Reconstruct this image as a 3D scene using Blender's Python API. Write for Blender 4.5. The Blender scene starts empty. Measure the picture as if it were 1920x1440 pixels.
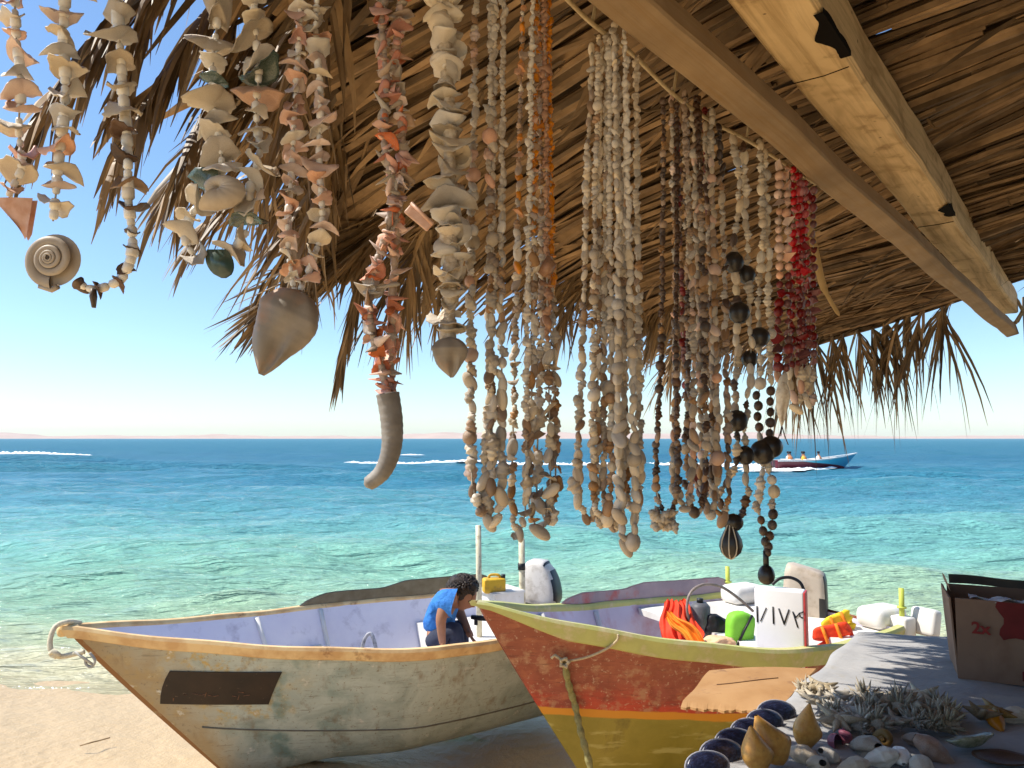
import bpy, bmesh, math, random
import numpy as np
from mathutils import Vector, Matrix, Quaternion
R = random.Random(7)
sc = bpy.context.scene
HAZE = .00006
col = sc.collection
rad = math.radians
V = Vector
H = 2.25                       # eye height above the beach by the boats
FPX = 1400.0                   # focal length in units of a 1920 wide frame
PITCH = math.atan(102/FPX)

# ------------------------------------------------------------------ measuring
def P(x, y, Y):
    """world point at distance Y ahead that is sighted in direction (x, y)"""
    dx = (x-960)/FPX; u = (720-y)/FPX
    d = V((dx, math.cos(PITCH)-u*math.sin(PITCH), math.sin(PITCH)+u*math.cos(PITCH)))
    return V((0, 0, H)) + d*(Y/d.y)
def PZ(x, y, z):
    a = P(x, y, 1.0) - V((0, 0, H))
    return V((0, 0, H)) + a*((z-H)/a.z)
def proj(p):
    z = p.z-H
    d = p.y*math.cos(PITCH)+z*math.sin(PITCH); u = -p.y*math.sin(PITCH)+z*math.cos(PITCH)
    return 960+FPX*p.x/d, 720-FPX*u/d

# ------------------------------------------------------------------ materials
def new_mat(name):
    m = bpy.data.materials.new(name); m.use_nodes = True
    nt = m.node_tree; nt.nodes.clear()
    out = nt.nodes.new('ShaderNodeOutputMaterial'); b = nt.nodes.new('ShaderNodeBsdfPrincipled')
    nt.links.new(b.outputs[0], out.inputs[0])
    return m, nt, b
def nd(nt, typ, **kw):
    n = nt.nodes.new(typ)
    for k, v in kw.items(): setattr(n, k, v)
    return n
def rgba(c): return (c[0], c[1], c[2], 1)
def coords(nt, stretch=(1,1,1), kind='Object'):
    tc = nd(nt, 'ShaderNodeTexCoord'); mp = nd(nt, 'ShaderNodeMapping')
    mp.inputs['Scale'].default_value = stretch
    nt.links.new(tc.outputs[kind], mp.inputs[0]); return mp.outputs[0]
def noise(nt, vec, scale, detail=4, rough=.55, dist=0):
    n = nd(nt, 'ShaderNodeTexNoise'); n.inputs['Scale'].default_value = scale
    n.inputs['Detail'].default_value = detail; n.inputs['Roughness'].default_value = rough; n.inputs['Distortion'].default_value = dist
    nt.links.new(vec, n.inputs['Vector']); return n.outputs['Fac']
def ramp(nt, fac, stops):
    r = nd(nt, 'ShaderNodeValToRGB'); e = r.color_ramp.elements
    while len(e) < len(stops): e.new(.5)
    for k, (p, c) in enumerate(stops):
        e[k].position = p; e[k].color = rgba(c) if len(c) == 3 else c
    nt.links.new(fac, r.inputs[0]); return r.outputs[0]
def mix(nt, fac, a, b, mode='MIX'):
    m = nd(nt, 'ShaderNodeMix', data_type='RGBA', blend_type=mode)
    for sock, v in ((m.inputs[0], fac), (m.inputs[6], a), (m.inputs[7], b)):
        if hasattr(v, 'links') or hasattr(v, 'is_linked'): nt.links.new(v, sock)
        elif isinstance(v, (int, float)): sock.default_value = v
        else: sock.default_value = rgba(v)
    return m.outputs[2]
def math_(nt, op, a, b=None, c=None):
    m = nd(nt, 'ShaderNodeMath', operation=op)
    for k, v in enumerate((a, b, c)):
        if v is None: continue
        if isinstance(v, (int, float)): m.inputs[k].default_value = v
        else: nt.links.new(v, m.inputs[k])
    return m.outputs[0]
def bump(nt, b, h, strength, dist=.01):
    n = nd(nt, 'ShaderNodeBump'); n.inputs['Strength'].default_value = strength; n.inputs['Distance'].default_value = dist
    nt.links.new(h, n.inputs['Height']); nt.links.new(n.outputs[0], b.inputs['Normal'])
def M(name, c1, c2=None, rough=.7, scale=10, stretch=(1,1,1), lo=.35, hi=.65, bmp=0, bdist=.005, bscale=None, spec=.3, dirt=None, dscale=3, dlo=.5, dhi=.7, rnd=0, attr=0, trans=0):
    m, nt, b = new_mat(name)
    vec = coords(nt, stretch)
    n = noise(nt, vec, scale)
    c2 = c2 or tuple(x*.8 for x in c1)
    c = ramp(nt, n, [(lo, c1), (hi, c2)])
    if dirt:
        n2 = noise(nt, coords(nt), dscale, 6, .65)
        f = ramp(nt, n2, [(dlo, (0,0,0)), (dhi, (1,1,1))])
        c = mix(nt, f, c, dirt)
    if rnd:
        oi = nd(nt, 'ShaderNodeObjectInfo')
        f = math_(nt, 'MULTIPLY_ADD', oi.outputs['Random'], rnd*1.2, 1-rnd*.8)
        hs = nd(nt, 'ShaderNodeHueSaturation')
        nt.links.new(f, hs.inputs['Value'])
        sat = math_(nt, 'MULTIPLY_ADD', math_(nt, 'FRACT', math_(nt, 'MULTIPLY', oi.outputs['Random'], 37.3)), .8, .6)
        nt.links.new(sat, hs.inputs['Saturation'])
        nt.links.new(c, hs.inputs['Color']); c = hs.outputs[0]
    if attr:
        at = nd(nt, 'ShaderNodeAttribute', attribute_name='rnd')
        f = math_(nt, 'MULTIPLY_ADD', at.outputs['Fac'], attr*1.4, 1-attr*.7)
        hs = nd(nt, 'ShaderNodeHueSaturation'); nt.links.new(f, hs.inputs['Value']); nt.links.new(c, hs.inputs['Color']); c = hs.outputs[0]
    nt.links.new(c, b.inputs['Base Color'])
    b.inputs['Roughness'].default_value = rough
    b.inputs['Specular IOR Level'].default_value = spec
    if bmp:
        bump(nt, b, noise(nt, vec, bscale or scale*2, 5), bmp, bdist)
    if trans:
        t = nd(nt, 'ShaderNodeBsdfTranslucent'); nt.links.new(c, t.inputs[0])
        mx = nd(nt, 'ShaderNodeMixShader'); mx.inputs[0].default_value = trans
        nt.links.new(b.outputs[0], mx.inputs[1]); nt.links.new(t.outputs[0], mx.inputs[2])
        out = [n for n in nt.nodes if n.type == 'OUTPUT_MATERIAL'][0]
        nt.links.new(mx.outputs[0], out.inputs[0])
    return m

# ------------------------------------------------------------------ mesh building
class MB:
    def __init__(s): s.v = []; s.f = []; s.m = []; s.uv = []; s.r = []; s.cur = 0; s.rn = 0.5
    def add(s, vs, fs, uv=None):
        o = len(s.v); s.v += [V(p) for p in vs]; s.r += [s.rn]*len(vs)
        s.uv += list(uv) if uv else [(0,0)]*len(vs)
        for f in fs: s.f.append([o+i for i in f]); s.m.append(s.cur)
    def box(s, c, size, rot=None, taper=1, bev=0):
        x, y, z = (q/2 for q in size); vs = []
        for k, (sx, sy, sz) in enumerate(((-1,-1,-1),(1,-1,-1),(1,1,-1),(-1,1,-1),(-1,-1,1),(1,-1,1),(1,1,1),(-1,1,1))):
            t = taper if sz > 0 else 1
            p = V((sx*x*t, sy*y*t, sz*z)); p = rot @ p if rot else p
            vs.append(p+V(c))
        s.add(vs, [(0,3,2,1),(4,5,6,7),(0,1,5,4),(1,2,6,5),(2,3,7,6),(3,0,4,7)])
    def rbox(s, c, size, r, rot=None, n=3):
        """box with rounded vertical and horizontal edges (superellipsoid-like)"""
        bm = bmesh.new(); bmesh.ops.create_cube(bm, size=1)
        for v in bm.verts: v.co = V((v.co.x*size[0], v.co.y*size[1], v.co.z*size[2]))
        bmesh.ops.bevel(bm, geom=bm.edges[:], offset=r, segments=n, profile=.5, affect='EDGES')
        bm.verts.index_update()
        s.add([(rot @ v.co if rot else v.co)+V(c) for v in bm.verts], [[v.index for v in f.verts] for f in bm.faces]); bm.free()
    def tube(s, pts, rads, n=8, cap=True, twist=0, flat=1.0):
        pts = [V(p) for p in pts]; k = len(pts)
        if not hasattr(rads, '__len__'): rads = [rads]*k
        rings = []; up = None
        for i, p in enumerate(pts):
            t = (pts[min(i+1,k-1)]-pts[max(i-1,0)])
            t = t.normalized() if t.length > 1e-9 else V((0,0,1))
            if up is None: up = V((0,0,1)) if abs(t.z) < .9 else V((1,0,0))
            a = up.cross(t).normalized(); b = t.cross(a).normalized(); up = b
            rings.append([p+(a*math.cos(q)+b*math.sin(q)*flat)*rads[i] for q in [2*math.pi*j/n+twist for j in range(n)]])
        vs = [q for r in rings for q in r]
        fs = [(i*n+j, i*n+(j+1)%n, (i+1)*n+(j+1)%n, (i+1)*n+j) for i in range(k-1) for j in range(n)]
        if cap: fs += [tuple(range(n-1,-1,-1)), tuple((k-1)*n+j for j in range(n))]
        s.add(vs, fs)
    def blade(s, pts, widths, normal, fold=0):
        """leaf blade along pts, slightly folded"""
        k = len(pts); vs = []
        for i in range(k):
            t = (pts[min(i+1,k-1)]-pts[max(i-1,0)]).normalized()
            a = t.cross(normal)
            a = a.normalized() if a.length > 1e-6 else V((1,0,0)); w = widths[i]/2
            vs += [pts[i]-a*w, pts[i]+normal*fold*w, pts[i]+a*w]
        fs = []
        for i in range(k-1):
            o = 3*i; fs += [(o,o+1,o+4,o+3),(o+1,o+2,o+5,o+4)]
        s.add(vs, fs)
    def grid(s, fn, nu, nv, closed_u=False, uvf=None):
        vs = [fn(i/(nu-1) if not closed_u else i/nu, j/(nv-1)) for i in range(nu) for j in range(nv)]
        uv = [(i/(nu-1), j/(nv-1)) for i in range(nu) for j in range(nv)]
        fs = []
        for i in range(nu if closed_u else nu-1):
            for j in range(nv-1):
                a = i*nv+j; b = ((i+1) % nu)*nv+j; fs.append((a, b, b+1, a+1))
        s.add(vs, fs, uv)
    def mesh(s, name, mats, off=V((0,0,0)), smooth=True, attr=False):
        me = bpy.data.meshes.new(name); me.from_pydata([tuple(p-off) for p in s.v], [], s.f)
        for m in (mats if isinstance(mats, (list, tuple)) else [mats]): me.materials.append(m)
        me.polygons.foreach_set('material_index', s.m)
        if smooth: me.polygons.foreach_set('use_smooth', [True]*len(s.f))
        if any(u != (0,0) for u in s.uv):
            l = me.uv_layers.new(name='uv'); idx = [0]*len(me.loops); me.loops.foreach_get('vertex_index', idx)
            l.data.foreach_set('uv', [c for i in idx for c in s.uv[i]])
        if attr:
            a = me.attributes.new('rnd', 'FLOAT', 'POINT'); a.data.foreach_set('value', s.r)
        me.update(); return me
    def build(s, name, mats, parent=None, smooth=True, attr=False, angle=None, base=None):
        if parent is not None: off = WL[parent.name]
        elif base is not None: off = V(base)
        else:
            xs = [p.x for p in s.v]; ys = [p.y for p in s.v]
            off = V(((min(xs)+max(xs))/2, (min(ys)+max(ys))/2, min(p.z for p in s.v)))
        me = s.mesh(name, mats, off, smooth, attr)
        if angle is not None: me.set_sharp_from_angle(angle=rad(angle))
        return link(name, me, parent, off)
WL = {}
def link(name, data, parent=None, off=V((0,0,0))):
    o = bpy.data.objects.new(name, data); col.objects.link(o)
    if parent is not None:
        o.parent = parent; WL[o.name] = WL[parent.name]
    else: o.location = off; WL[o.name] = V(off)
    return o
def empty(name, loc):
    o = bpy.data.objects.new(name, None); col.objects.link(o); o.location = loc; o.empty_display_size = .1
    WL[o.name] = V(loc); return o
def tag(o, label, cat, group=None, kind=None):
    if label: o['label'] = label
    if cat: o['category'] = cat
    if group: o['group'] = group
    if kind: o['kind'] = kind
    return o
def lerp(a, b, t): return a+(b-a)*t
def smooth_path(pts, n=12):
    """Catmull-Rom through points"""
    pts = [V(p) for p in pts]; out = []
    for i in range(len(pts)-1):
        p0 = pts[max(i-1,0)]; p1 = pts[i]; p2 = pts[i+1]; p3 = pts[min(i+2,len(pts)-1)]
        for k in range(n):
            t = k/n
            out.append(.5*((2*p1)+(p2-p0)*t+(2*p0-5*p1+4*p2-p3)*t*t+(3*p1-p0-3*p2+p3)*t**3))
    out.append(pts[-1]); return out

# ------------------------------------------------------------------ palette
M_thatch = M('dry_palm_thatch', (.28,.185,.1), (.11,.068,.035), .8, 14, (1,1,1), .3, .7, .3, .004, attr=.95)
M_leaf = M('dry_palm_leaf', (.32,.215,.11), (.15,.092,.043), .55, 10, (1,1,1), .3, .7, attr=.95, trans=.14, spec=.5)
M_wood = M('weathered_wood', (.8,.6,.33), (.66,.47,.24), .75, 9, (1,1,1), .3, .7, .4, .004, bscale=40, dirt=(.28,.16,.07), dscale=9, dlo=.58, dhi=.72)
_nt = M_wood.node_tree; _b = [n for n in _nt.nodes if n.type == 'BSDF_PRINCIPLED'][0]
_v = nd(_nt, 'ShaderNodeTexVoronoi'); _v.inputs['Scale'].default_value = 26; _nt.links.new(coords(_nt), _v.inputs['Vector'])
_m = math_(_nt, 'MULTIPLY', ramp(_nt, _v.outputs['Distance'], [(.05, (1,1,1)), (.11, (0,0,0))]), ramp(_nt, noise(_nt, coords(_nt), 5, 3), [(.5, (0,0,0)), (.56, (1,1,1))]))
_nt.links.new(mix(_nt, _m, _b.inputs['Base Color'].links[0].from_socket, (.03,.02,.012)), _b.inputs['Base Color'])
M_wood2 = M('brown_wood', (.4,.285,.17), (.28,.19,.105), .78, 9, (1,1,1), .3, .7, .4, .004, bscale=40)
M_matt_black = M('matt_black', (.012,.01,.009), None, .95, spec=.05)
for _m in (M_wood, M_wood2):
    _nt = _m.node_tree; _b = [n for n in _nt.nodes if n.type == 'BSDF_PRINCIPLED'][0]; _uv = coords(_nt, (2.2, 70, 1), 'UV'); _g = noise(_nt, _uv, 1, 6, .65, .3)
    _k = noise(_nt, coords(_nt, (3, 9, 1), 'UV'), 1.4, 3, .5, 1.2)
    _c = mix(_nt, ramp(_nt, _g, [(.46, (0,0,0)), (.66, (.62,.62,.62))]), _b.inputs['Base Color'].links[0].from_socket, (.3,.18,.07))
    _c = mix(_nt, ramp(_nt, _k, [(.6, (0,0,0)), (.7, (.5,.5,.5))]), _c, (.33,.2,.08))
    _nt.links.new(_c, _b.inputs['Base Color']); bump(_nt, _b, _g, .5, .004)
M_rope = M('old_rope', (.55,.45,.29), (.4,.31,.18), .9, 60, (1,1,1), bmp=.6, bdist=.003, bscale=120)
M_twine = M('dark_red_twine', (.22,.07,.045), None, .9)
M_cord = M('nylon_cord', (.5,.45,.38), None, .6)
M_black = M('black_plastic', (.02,.02,.022), None, .45)
M_white = M('white_paint', (.78,.76,.72), (.68,.65,.6), .5, 6, dirt=(.5,.42,.32), dscale=8, dlo=.62, dhi=.8)
M_lav = M('lavender_paint', (.78,.76,.84), (.68,.66,.78), .55, 3, dirt=(.4,.37,.45), dscale=5, dlo=.55, dhi=.78)
SHELLSPEC = .45
M_sh_cream = M('cream_shell', (.9,.81,.67), (.72,.6,.45), .45, 140, bmp=.5, bdist=.003, spec=SHELLSPEC, rnd=.22)
M_sh_grey = M('grey_shell', (.7,.62,.52), (.46,.38,.29), .5, 140, bmp=.5, bdist=.003, spec=SHELLSPEC, rnd=.22)
M_sh_pink = M('pink_shell', (.82,.58,.47), (.68,.43,.32), .45, 80, bmp=.25, bdist=.002, spec=SHELLSPEC, rnd=.4)
M_sh_red = M('red_shell', (.66,.2,.12), (.62,.36,.26), .45, 60, bmp=.25, bdist=.002, spec=SHELLSPEC, rnd=.5)
M_sh_brown = M('brown_shell', (.46,.31,.2), (.3,.19,.12), .45, 100, bmp=.25, bdist=.002, spec=SHELLSPEC, rnd=.5)
M_sh_orange = M('orange_shell', (.66,.27,.05), (.45,.16,.035), .4, 120, bmp=.2, bdist=.002, spec=SHELLSPEC, rnd=.45)
M_sh_dark = M('dark_shell', (.13,.08,.055), (.07,.045,.035), .4, 80, bmp=.2, bdist=.002, spec=SHELLSPEC, rnd=.5)
M_seed = M('black_seed', (.018,.015,.014), (.03,.026,.024), .35, 30, spec=.5)
M_seed_str = M('pale_stripe', (.62,.54,.42), None, .5)
M_redbead = M('red_coral', (.5,.012,.02), (.36,.008,.012), .35, 60, spec=.5, rnd=.4)
M_garnet = M('dark_red_coral', (.26,.035,.035), (.14,.02,.02), .4, 60, spec=.5, rnd=.5)
M_clear = M('pale_bead', (.9,.87,.8), (.78,.73,.65), .25, 60, spec=.6)
M_abalone = M('green_black_shell', (.04,.075,.06), (.12,.15,.12), .25, 30, spec=.6)
M_disc = M('grey_disc_shell', (.48,.41,.33), (.36,.3,.235), .5, 30, bmp=.2, bdist=.002)
M_conch = M('big_conch_shell', (.36,.315,.265), (.25,.215,.175), .5, 18, bmp=.25, bdist=.003, dirt=(.4,.24,.15), dscale=22, dlo=.5, dhi=.75)
M_horn = M('ribbed_horn', (.32,.3,.275), (.22,.2,.18), .55, 30, bmp=.3, bdist=.002)

# ================================================================== SETTING
# ---- sand
def sand_h(x, y):
    z = -.24
    if y < 4.4: z += .8*min(1, max(0, (4.4-y)/1.8))**1.3 if x > -1.5 else .8*min(1, max(0, (4.4-y)/1.8))**1.3*max(0, 1-(-1.5-x)/2)
    sh = 6.0+.12*math.sin(x*.9)+.05*x*0
    if y > sh: z -= .1*(y-sh)
    z -= .3*math.exp(-((x-.15+.5*(y-5.7))/.75)**2-((y-5.75)/.85)**2)  # hollow dug between the boats to deepen the shade there
    z += .012*math.sin(x*2.3+y*1.1)+.012*math.sin(x*1.1-y*2.7)+.006*math.sin(x*7+y*5)
    return z
mb = MB()
ys = [-12+k*1.0 for k in range(14)]+[2+k*.12 for k in range(1,90)]+[13+k*1.5 for k in range(12)]
xs = [-40+k*3 for k in range(11)]+[-9+k*.16 for k in range(1,115)]+[10+k*3 for k in range(11)]
mb.add([(x, y, max(-1.2, sand_h(x, y))) for y in ys for x in xs],
       [(j*len(xs)+i, j*len(xs)+i+1, (j+1)*len(xs)+i+1, (j+1)*len(xs)+i) for j in range(len(ys)-1) for i in range(len(xs)-1)])
m, nt, b = new_mat('beach_sand')
vec = coords(nt)
c = ramp(nt, noise(nt, vec, 1.3, 6, .6), [(.3, (.88,.68,.39)), (.5, (.84,.59,.29)), (.68, (.66,.39,.17)), (.8, (.5,.27,.1))])
c = mix(nt, ramp(nt, noise(nt, vec, 70, 3), [(.4, (0,0,0)), (.75, (.5,.5,.5))]), c, (.36,.22,.12))
geo = nd(nt, 'ShaderNodeNewGeometry'); sx = nd(nt, 'ShaderNodeSeparateXYZ'); nt.links.new(geo.outputs['Position'], sx.inputs[0])
wet = math_(nt, 'ADD', sx.outputs['Z'], math_(nt, 'MULTIPLY', noise(nt, vec, 1.2, 3), .06))
wf = ramp(nt, math_(nt, 'MULTIPLY_ADD', wet, 5.0, .75), [(.3, (1,1,1)), (.62, (0,0,0))])
c = mix(nt, wf, c, (.52,.37,.2))
nt.links.new(c, b.inputs['Base Color']); b.inputs['Roughness'].default_value = .85
rr = math_(nt, 'MULTIPLY_ADD', wf, -.45, .9); nt.links.new(rr, b.inputs['Roughness'])
bump(nt, b, math_(nt, 'ADD', noise(nt, vec, 11, 6, .65), math_(nt, 'MULTIPLY', noise(nt, vec, 3.5, 2), 1.6)), .5, .05)
tag(mb.build('sand', m, base=(0,0,0)), None, None, kind='structure')

# ---- sea: a sheet of real waves, finer towards the shore
WZ = -.36
ny, na = 430, 330
Yr = np.concatenate([6.7*np.exp(np.linspace(0, math.log(70/6.7), ny-60)), 70*np.exp(np.linspace(0, math.log(14000/70), 200))[1:]])
ny = len(Yr)
ang = np.tan(np.linspace(-1.02, 1.02, na))
YY, AA = np.meshgrid(Yr, ang, indexing='ij')
XX = AA*YY
rng = np.random.default_rng(5)
ZZ = np.full_like(XX, WZ)
for k in range(46):
    lam = .45*(1.105**k); th = rng.normal(0, .42)+.12; amp = .0105*lam**.8*rng.uniform(.5,1.2)
    amp = min(amp, .05)
    kx, ky = 2*np.pi/lam*math.sin(th), 2*np.pi/lam*math.cos(th)
    w = np.sin(kx*XX+ky*YY+rng.uniform(0, 6.28)+.9*np.sin(XX*.31*rng.uniform(.4,1)/lam**.4+YY*.17+k))
    cell = np.maximum(.0068*YY, .01)
    w = amp*(np.exp(w*.9)-1.2)*np.clip(lam/(cell*2.2)-.5, 0, 1)
    ZZ += w
shore = np.clip((YY-6.7)/2.6, 0, 1)
ZZ = WZ + (ZZ-WZ)*(.12+.88*shore)
# long low swells and one small breaker line
for (y0, x0, wx, wy, a) in ((58, -30, 26, 2.2, .55), (46, -9, 14, 2.2, .32), (47, 26, 12, 1.6, .38), (38, 20, 9, 1.4, .22), (70, -46, 20, 2.4, .6), (16, -7, 5, .8, .09), (12.2, -4, 4, .5, .07), (13, 6, 4, .5, .07), (21, 9, 6, .8, .1)):
    ZZ += 1.7*a*np.exp(-((YY-y0-.06*(XX-x0))/(wy*.5))**2)*np.exp(-((XX-x0)/wx)**2)
vs = np.stack([XX, YY, ZZ], -1).reshape(-1, 3)
idx = np.arange(ny*na).reshape(ny, na)
fs = np.stack([idx[:-1,:-1], idx[:-1,1:], idx[1:,1:], idx[1:,:-1]], -1).reshape(-1, 4)
me = bpy.data.meshes.new('sea'); me.from_pydata(vs.tolist(), [], fs.tolist()); me.polygons.foreach_set('use_smooth', [True]*len(fs)); me.update()
m, nt, b = new_mat('sea_water')
geo = nd(nt, 'ShaderNodeNewGeometry'); sx = nd(nt, 'ShaderNodeSeparateXYZ'); nt.links.new(geo.outputs['Position'], sx.inputs[0])
vec = coords(nt)
n1 = noise(nt, coords(nt, (.05,.16,1)), 1.0, 4)
yy = math_(nt, 'MULTIPLY', sx.outputs['Y'], math_(nt, 'MULTIPLY_ADD', n1, .4, .8))
u = math_(nt, 'DIVIDE', 8.6, yy)
deep = ramp(nt, u, [(.0, (.06,.2,.29)), (.09, (.04,.175,.28)), (.2, (.055,.25,.36)), (.32, (.13,.38,.43)), (.47, (.19,.47,.43)), (.6, (.26,.52,.4)), (.76, (.42,.55,.35)), (.92, (.66,.6,.38))])
# darker seagrass and sand patches on the bottom
pn = noise(nt, coords(nt, (.14,.4,1)), 1.0, 5, .6, .5)
deep = mix(nt, ramp(nt, pn, [(.42, (0,0,0)), (.75, (.5,.5,.5))]), deep, mix(nt, .5, deep, (.03,.2,.16)))
nt.links.new(deep, b.inputs['Base Color'])
far = ramp(nt, u, [(.04, (1,1,1)), (.26, (0,0,0))])
nt.links.new(math_(nt, 'MULTIPLY_ADD', far, .38, .1), b.inputs['Roughness']); b.inputs['IOR'].default_value = 1.33
nt.links.new(math_(nt, 'MULTIPLY_ADD', far, -.26, .34), b.inputs['Specular IOR Level'])
h1 = noise(nt, coords(nt, (.8,4.2,1)), 2.6, 4, .55, .15)
h2 = noise(nt, coords(nt, (.3,1.5,1)), 1.2, 5, .55, .2)
bump(nt, b, math_(nt, 'ADD', math_(nt, 'MULTIPLY', h1, .34), math_(nt, 'MULTIPLY', h2, 1.15)), 1.0, .6)
# foam flecks in the shallows, clear thin water at the very edge
tr = nd(nt, 'ShaderNodeBsdfTransparent'); tr.inputs[0].default_value = (.86,.93,.88,1)
e = math_(nt, 'ADD', sx.outputs['Y'], math_(nt, 'MULTIPLY_ADD', noise(nt, coords(nt, (.5,.9,1)), 1.4, 3), 1.6, -.8))
ef = ramp(nt, math_(nt, 'MULTIPLY_ADD', e, .36, -2.55), [(0, (.95,.95,.95)), (.75, (0,0,0))])
mx = nd(nt, 'ShaderNodeMixShader'); nt.links.new(ef, mx.inputs[0]); nt.links.new(b.outputs[0], mx.inputs[1]); nt.links.new(tr.outputs[0], mx.inputs[2])
out = [n for n in nt.nodes if n.type == 'OUTPUT_MATERIAL'][0]; nt.links.new(mx.outputs[0], out.inputs[0])
me.materials.append(m)
tag(link('sea', me), None, None, kind='structure')

# ---- foam: the wake and a breaking crest, thin lumpy froth on the water
M_foam = M('sea_foam', (.85,.87,.87), (.75,.8,.82), .8, 3)
def sea_h(x, y):
    i = int(min(ny-1, np.searchsorted(Yr, y))); j = int(min(na-1, np.searchsorted(ang, x/y))); return float(ZZ[i, j])
def foam_strip(mb, pts, halfw, seed, ride=True, k_=1):
    r = random.Random(seed)
    for i in range(len(pts)-1):
        a, b_ = V(pts[i]), V(pts[i+1]); n = max(2, int((b_-a).length/(.35*max(k_, .12))))
        for k in range(n):
            t = k/n; p = a.lerp(b_, t); w = halfw[i]+(halfw[i+1]-halfw[i])*t
            for q in range(3):
                c = p+V((r.uniform(-.4,.4), r.gauss(0, w*.5), 0)); c.z = max(c.z, sea_h(c.x, c.y)+.1*k_) if ride else c.z; sx_, sy_, sz_ = k_*r.uniform(.25,.9), k_*r.uniform(.12,.4)*min(1,w+.4), k_*r.uniform(.08,.24)*min(1.6, w+.4)
                vs = [c+V((0,0,sz_))]; fs = []
                for j in range(8): vs.append(c+V((sx_*math.cos(j*.785)*r.uniform(.7,1.2), sy_*math.sin(j*.785)*r.uniform(.7,1.2), -.02)))
                for j in range(8): fs.append((0, 1+j, 1+(j+1)%8))
                mb.add(vs, fs)
mb = MB()
foam_strip(mb, [(-16,75,-.2), (-8,73,-.2), (2,70,-.18), (10,67,-.15), (17,64,-.1), (22,61.5,-.05)], [.25,.5,.8,.8,.9,1.1], 3)
tag(mb.build('wake_foam', M_foam), None, None, kind='stuff')
mb = MB(); foam_strip(mb, [(-72,92,.1), (-66,94,.3), (-60,95,.35), (-54,96,.1)], [.3,1.2,.9,.1], 4); foam_strip(mb, [(-14,98,.1), (-12,98,.1)], [.2,.3], 9)
rf_ = random.Random(8)
for y0 in (7.75, 8.5, 9.6):
    x = -5.4
    while x < -1.2:
        L_ = rf_.uniform(.3, 1.1); yy0 = y0+.14*math.sin(x*1.7+y0)+.06*math.sin(x*5)
        if rf_.random() < .7: foam_strip(mb, [(x, yy0, -2), (x+L_*.5, yy0+.05, -2), (x+L_, yy0+.02, -2)], [.015,.04,.015], int(x*50)+500, True, .055)
        x += L_+rf_.uniform(0,.5)
tag(mb.build('breaking_foam', M_foam), None, None, kind='stuff')

# ---- far shore: a long line of pale desert hills
mb = MB(); r = random.Random(2)
prof = []
N = 260
for i in range(N):
    x = -9000+18000*i/(N-1)
    hgt = 44+18*math.sin(x*.0009+1)+11*math.sin(x*.0023+2)+7*math.sin(x*.006)+4*math.sin(x*.017)+r.uniform(-1.5,1.5)
    prof.append((x, max(24, hgt)))
vs = []; K = 6
for x, hgt in prof:
    for k in range(K): 
        t = k/(K-1); vs.append((x, 6500+900*t+120*math.sin(x*.004+t*3), -2+hgt*math.sin(t*1.57)**.8))
mb.add(vs, [(i*K+k, (i+1)*K+k, (i+1)*K+k+1, i*K+k+1) for i in range(N-1) for k in range(K-1)])
tag(mb.build('hills', M('desert_rock', (.58,.42,.33), (.5,.35,.27), .95, .004), base=(0,7000,0)), None, None, kind='structure')

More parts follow.
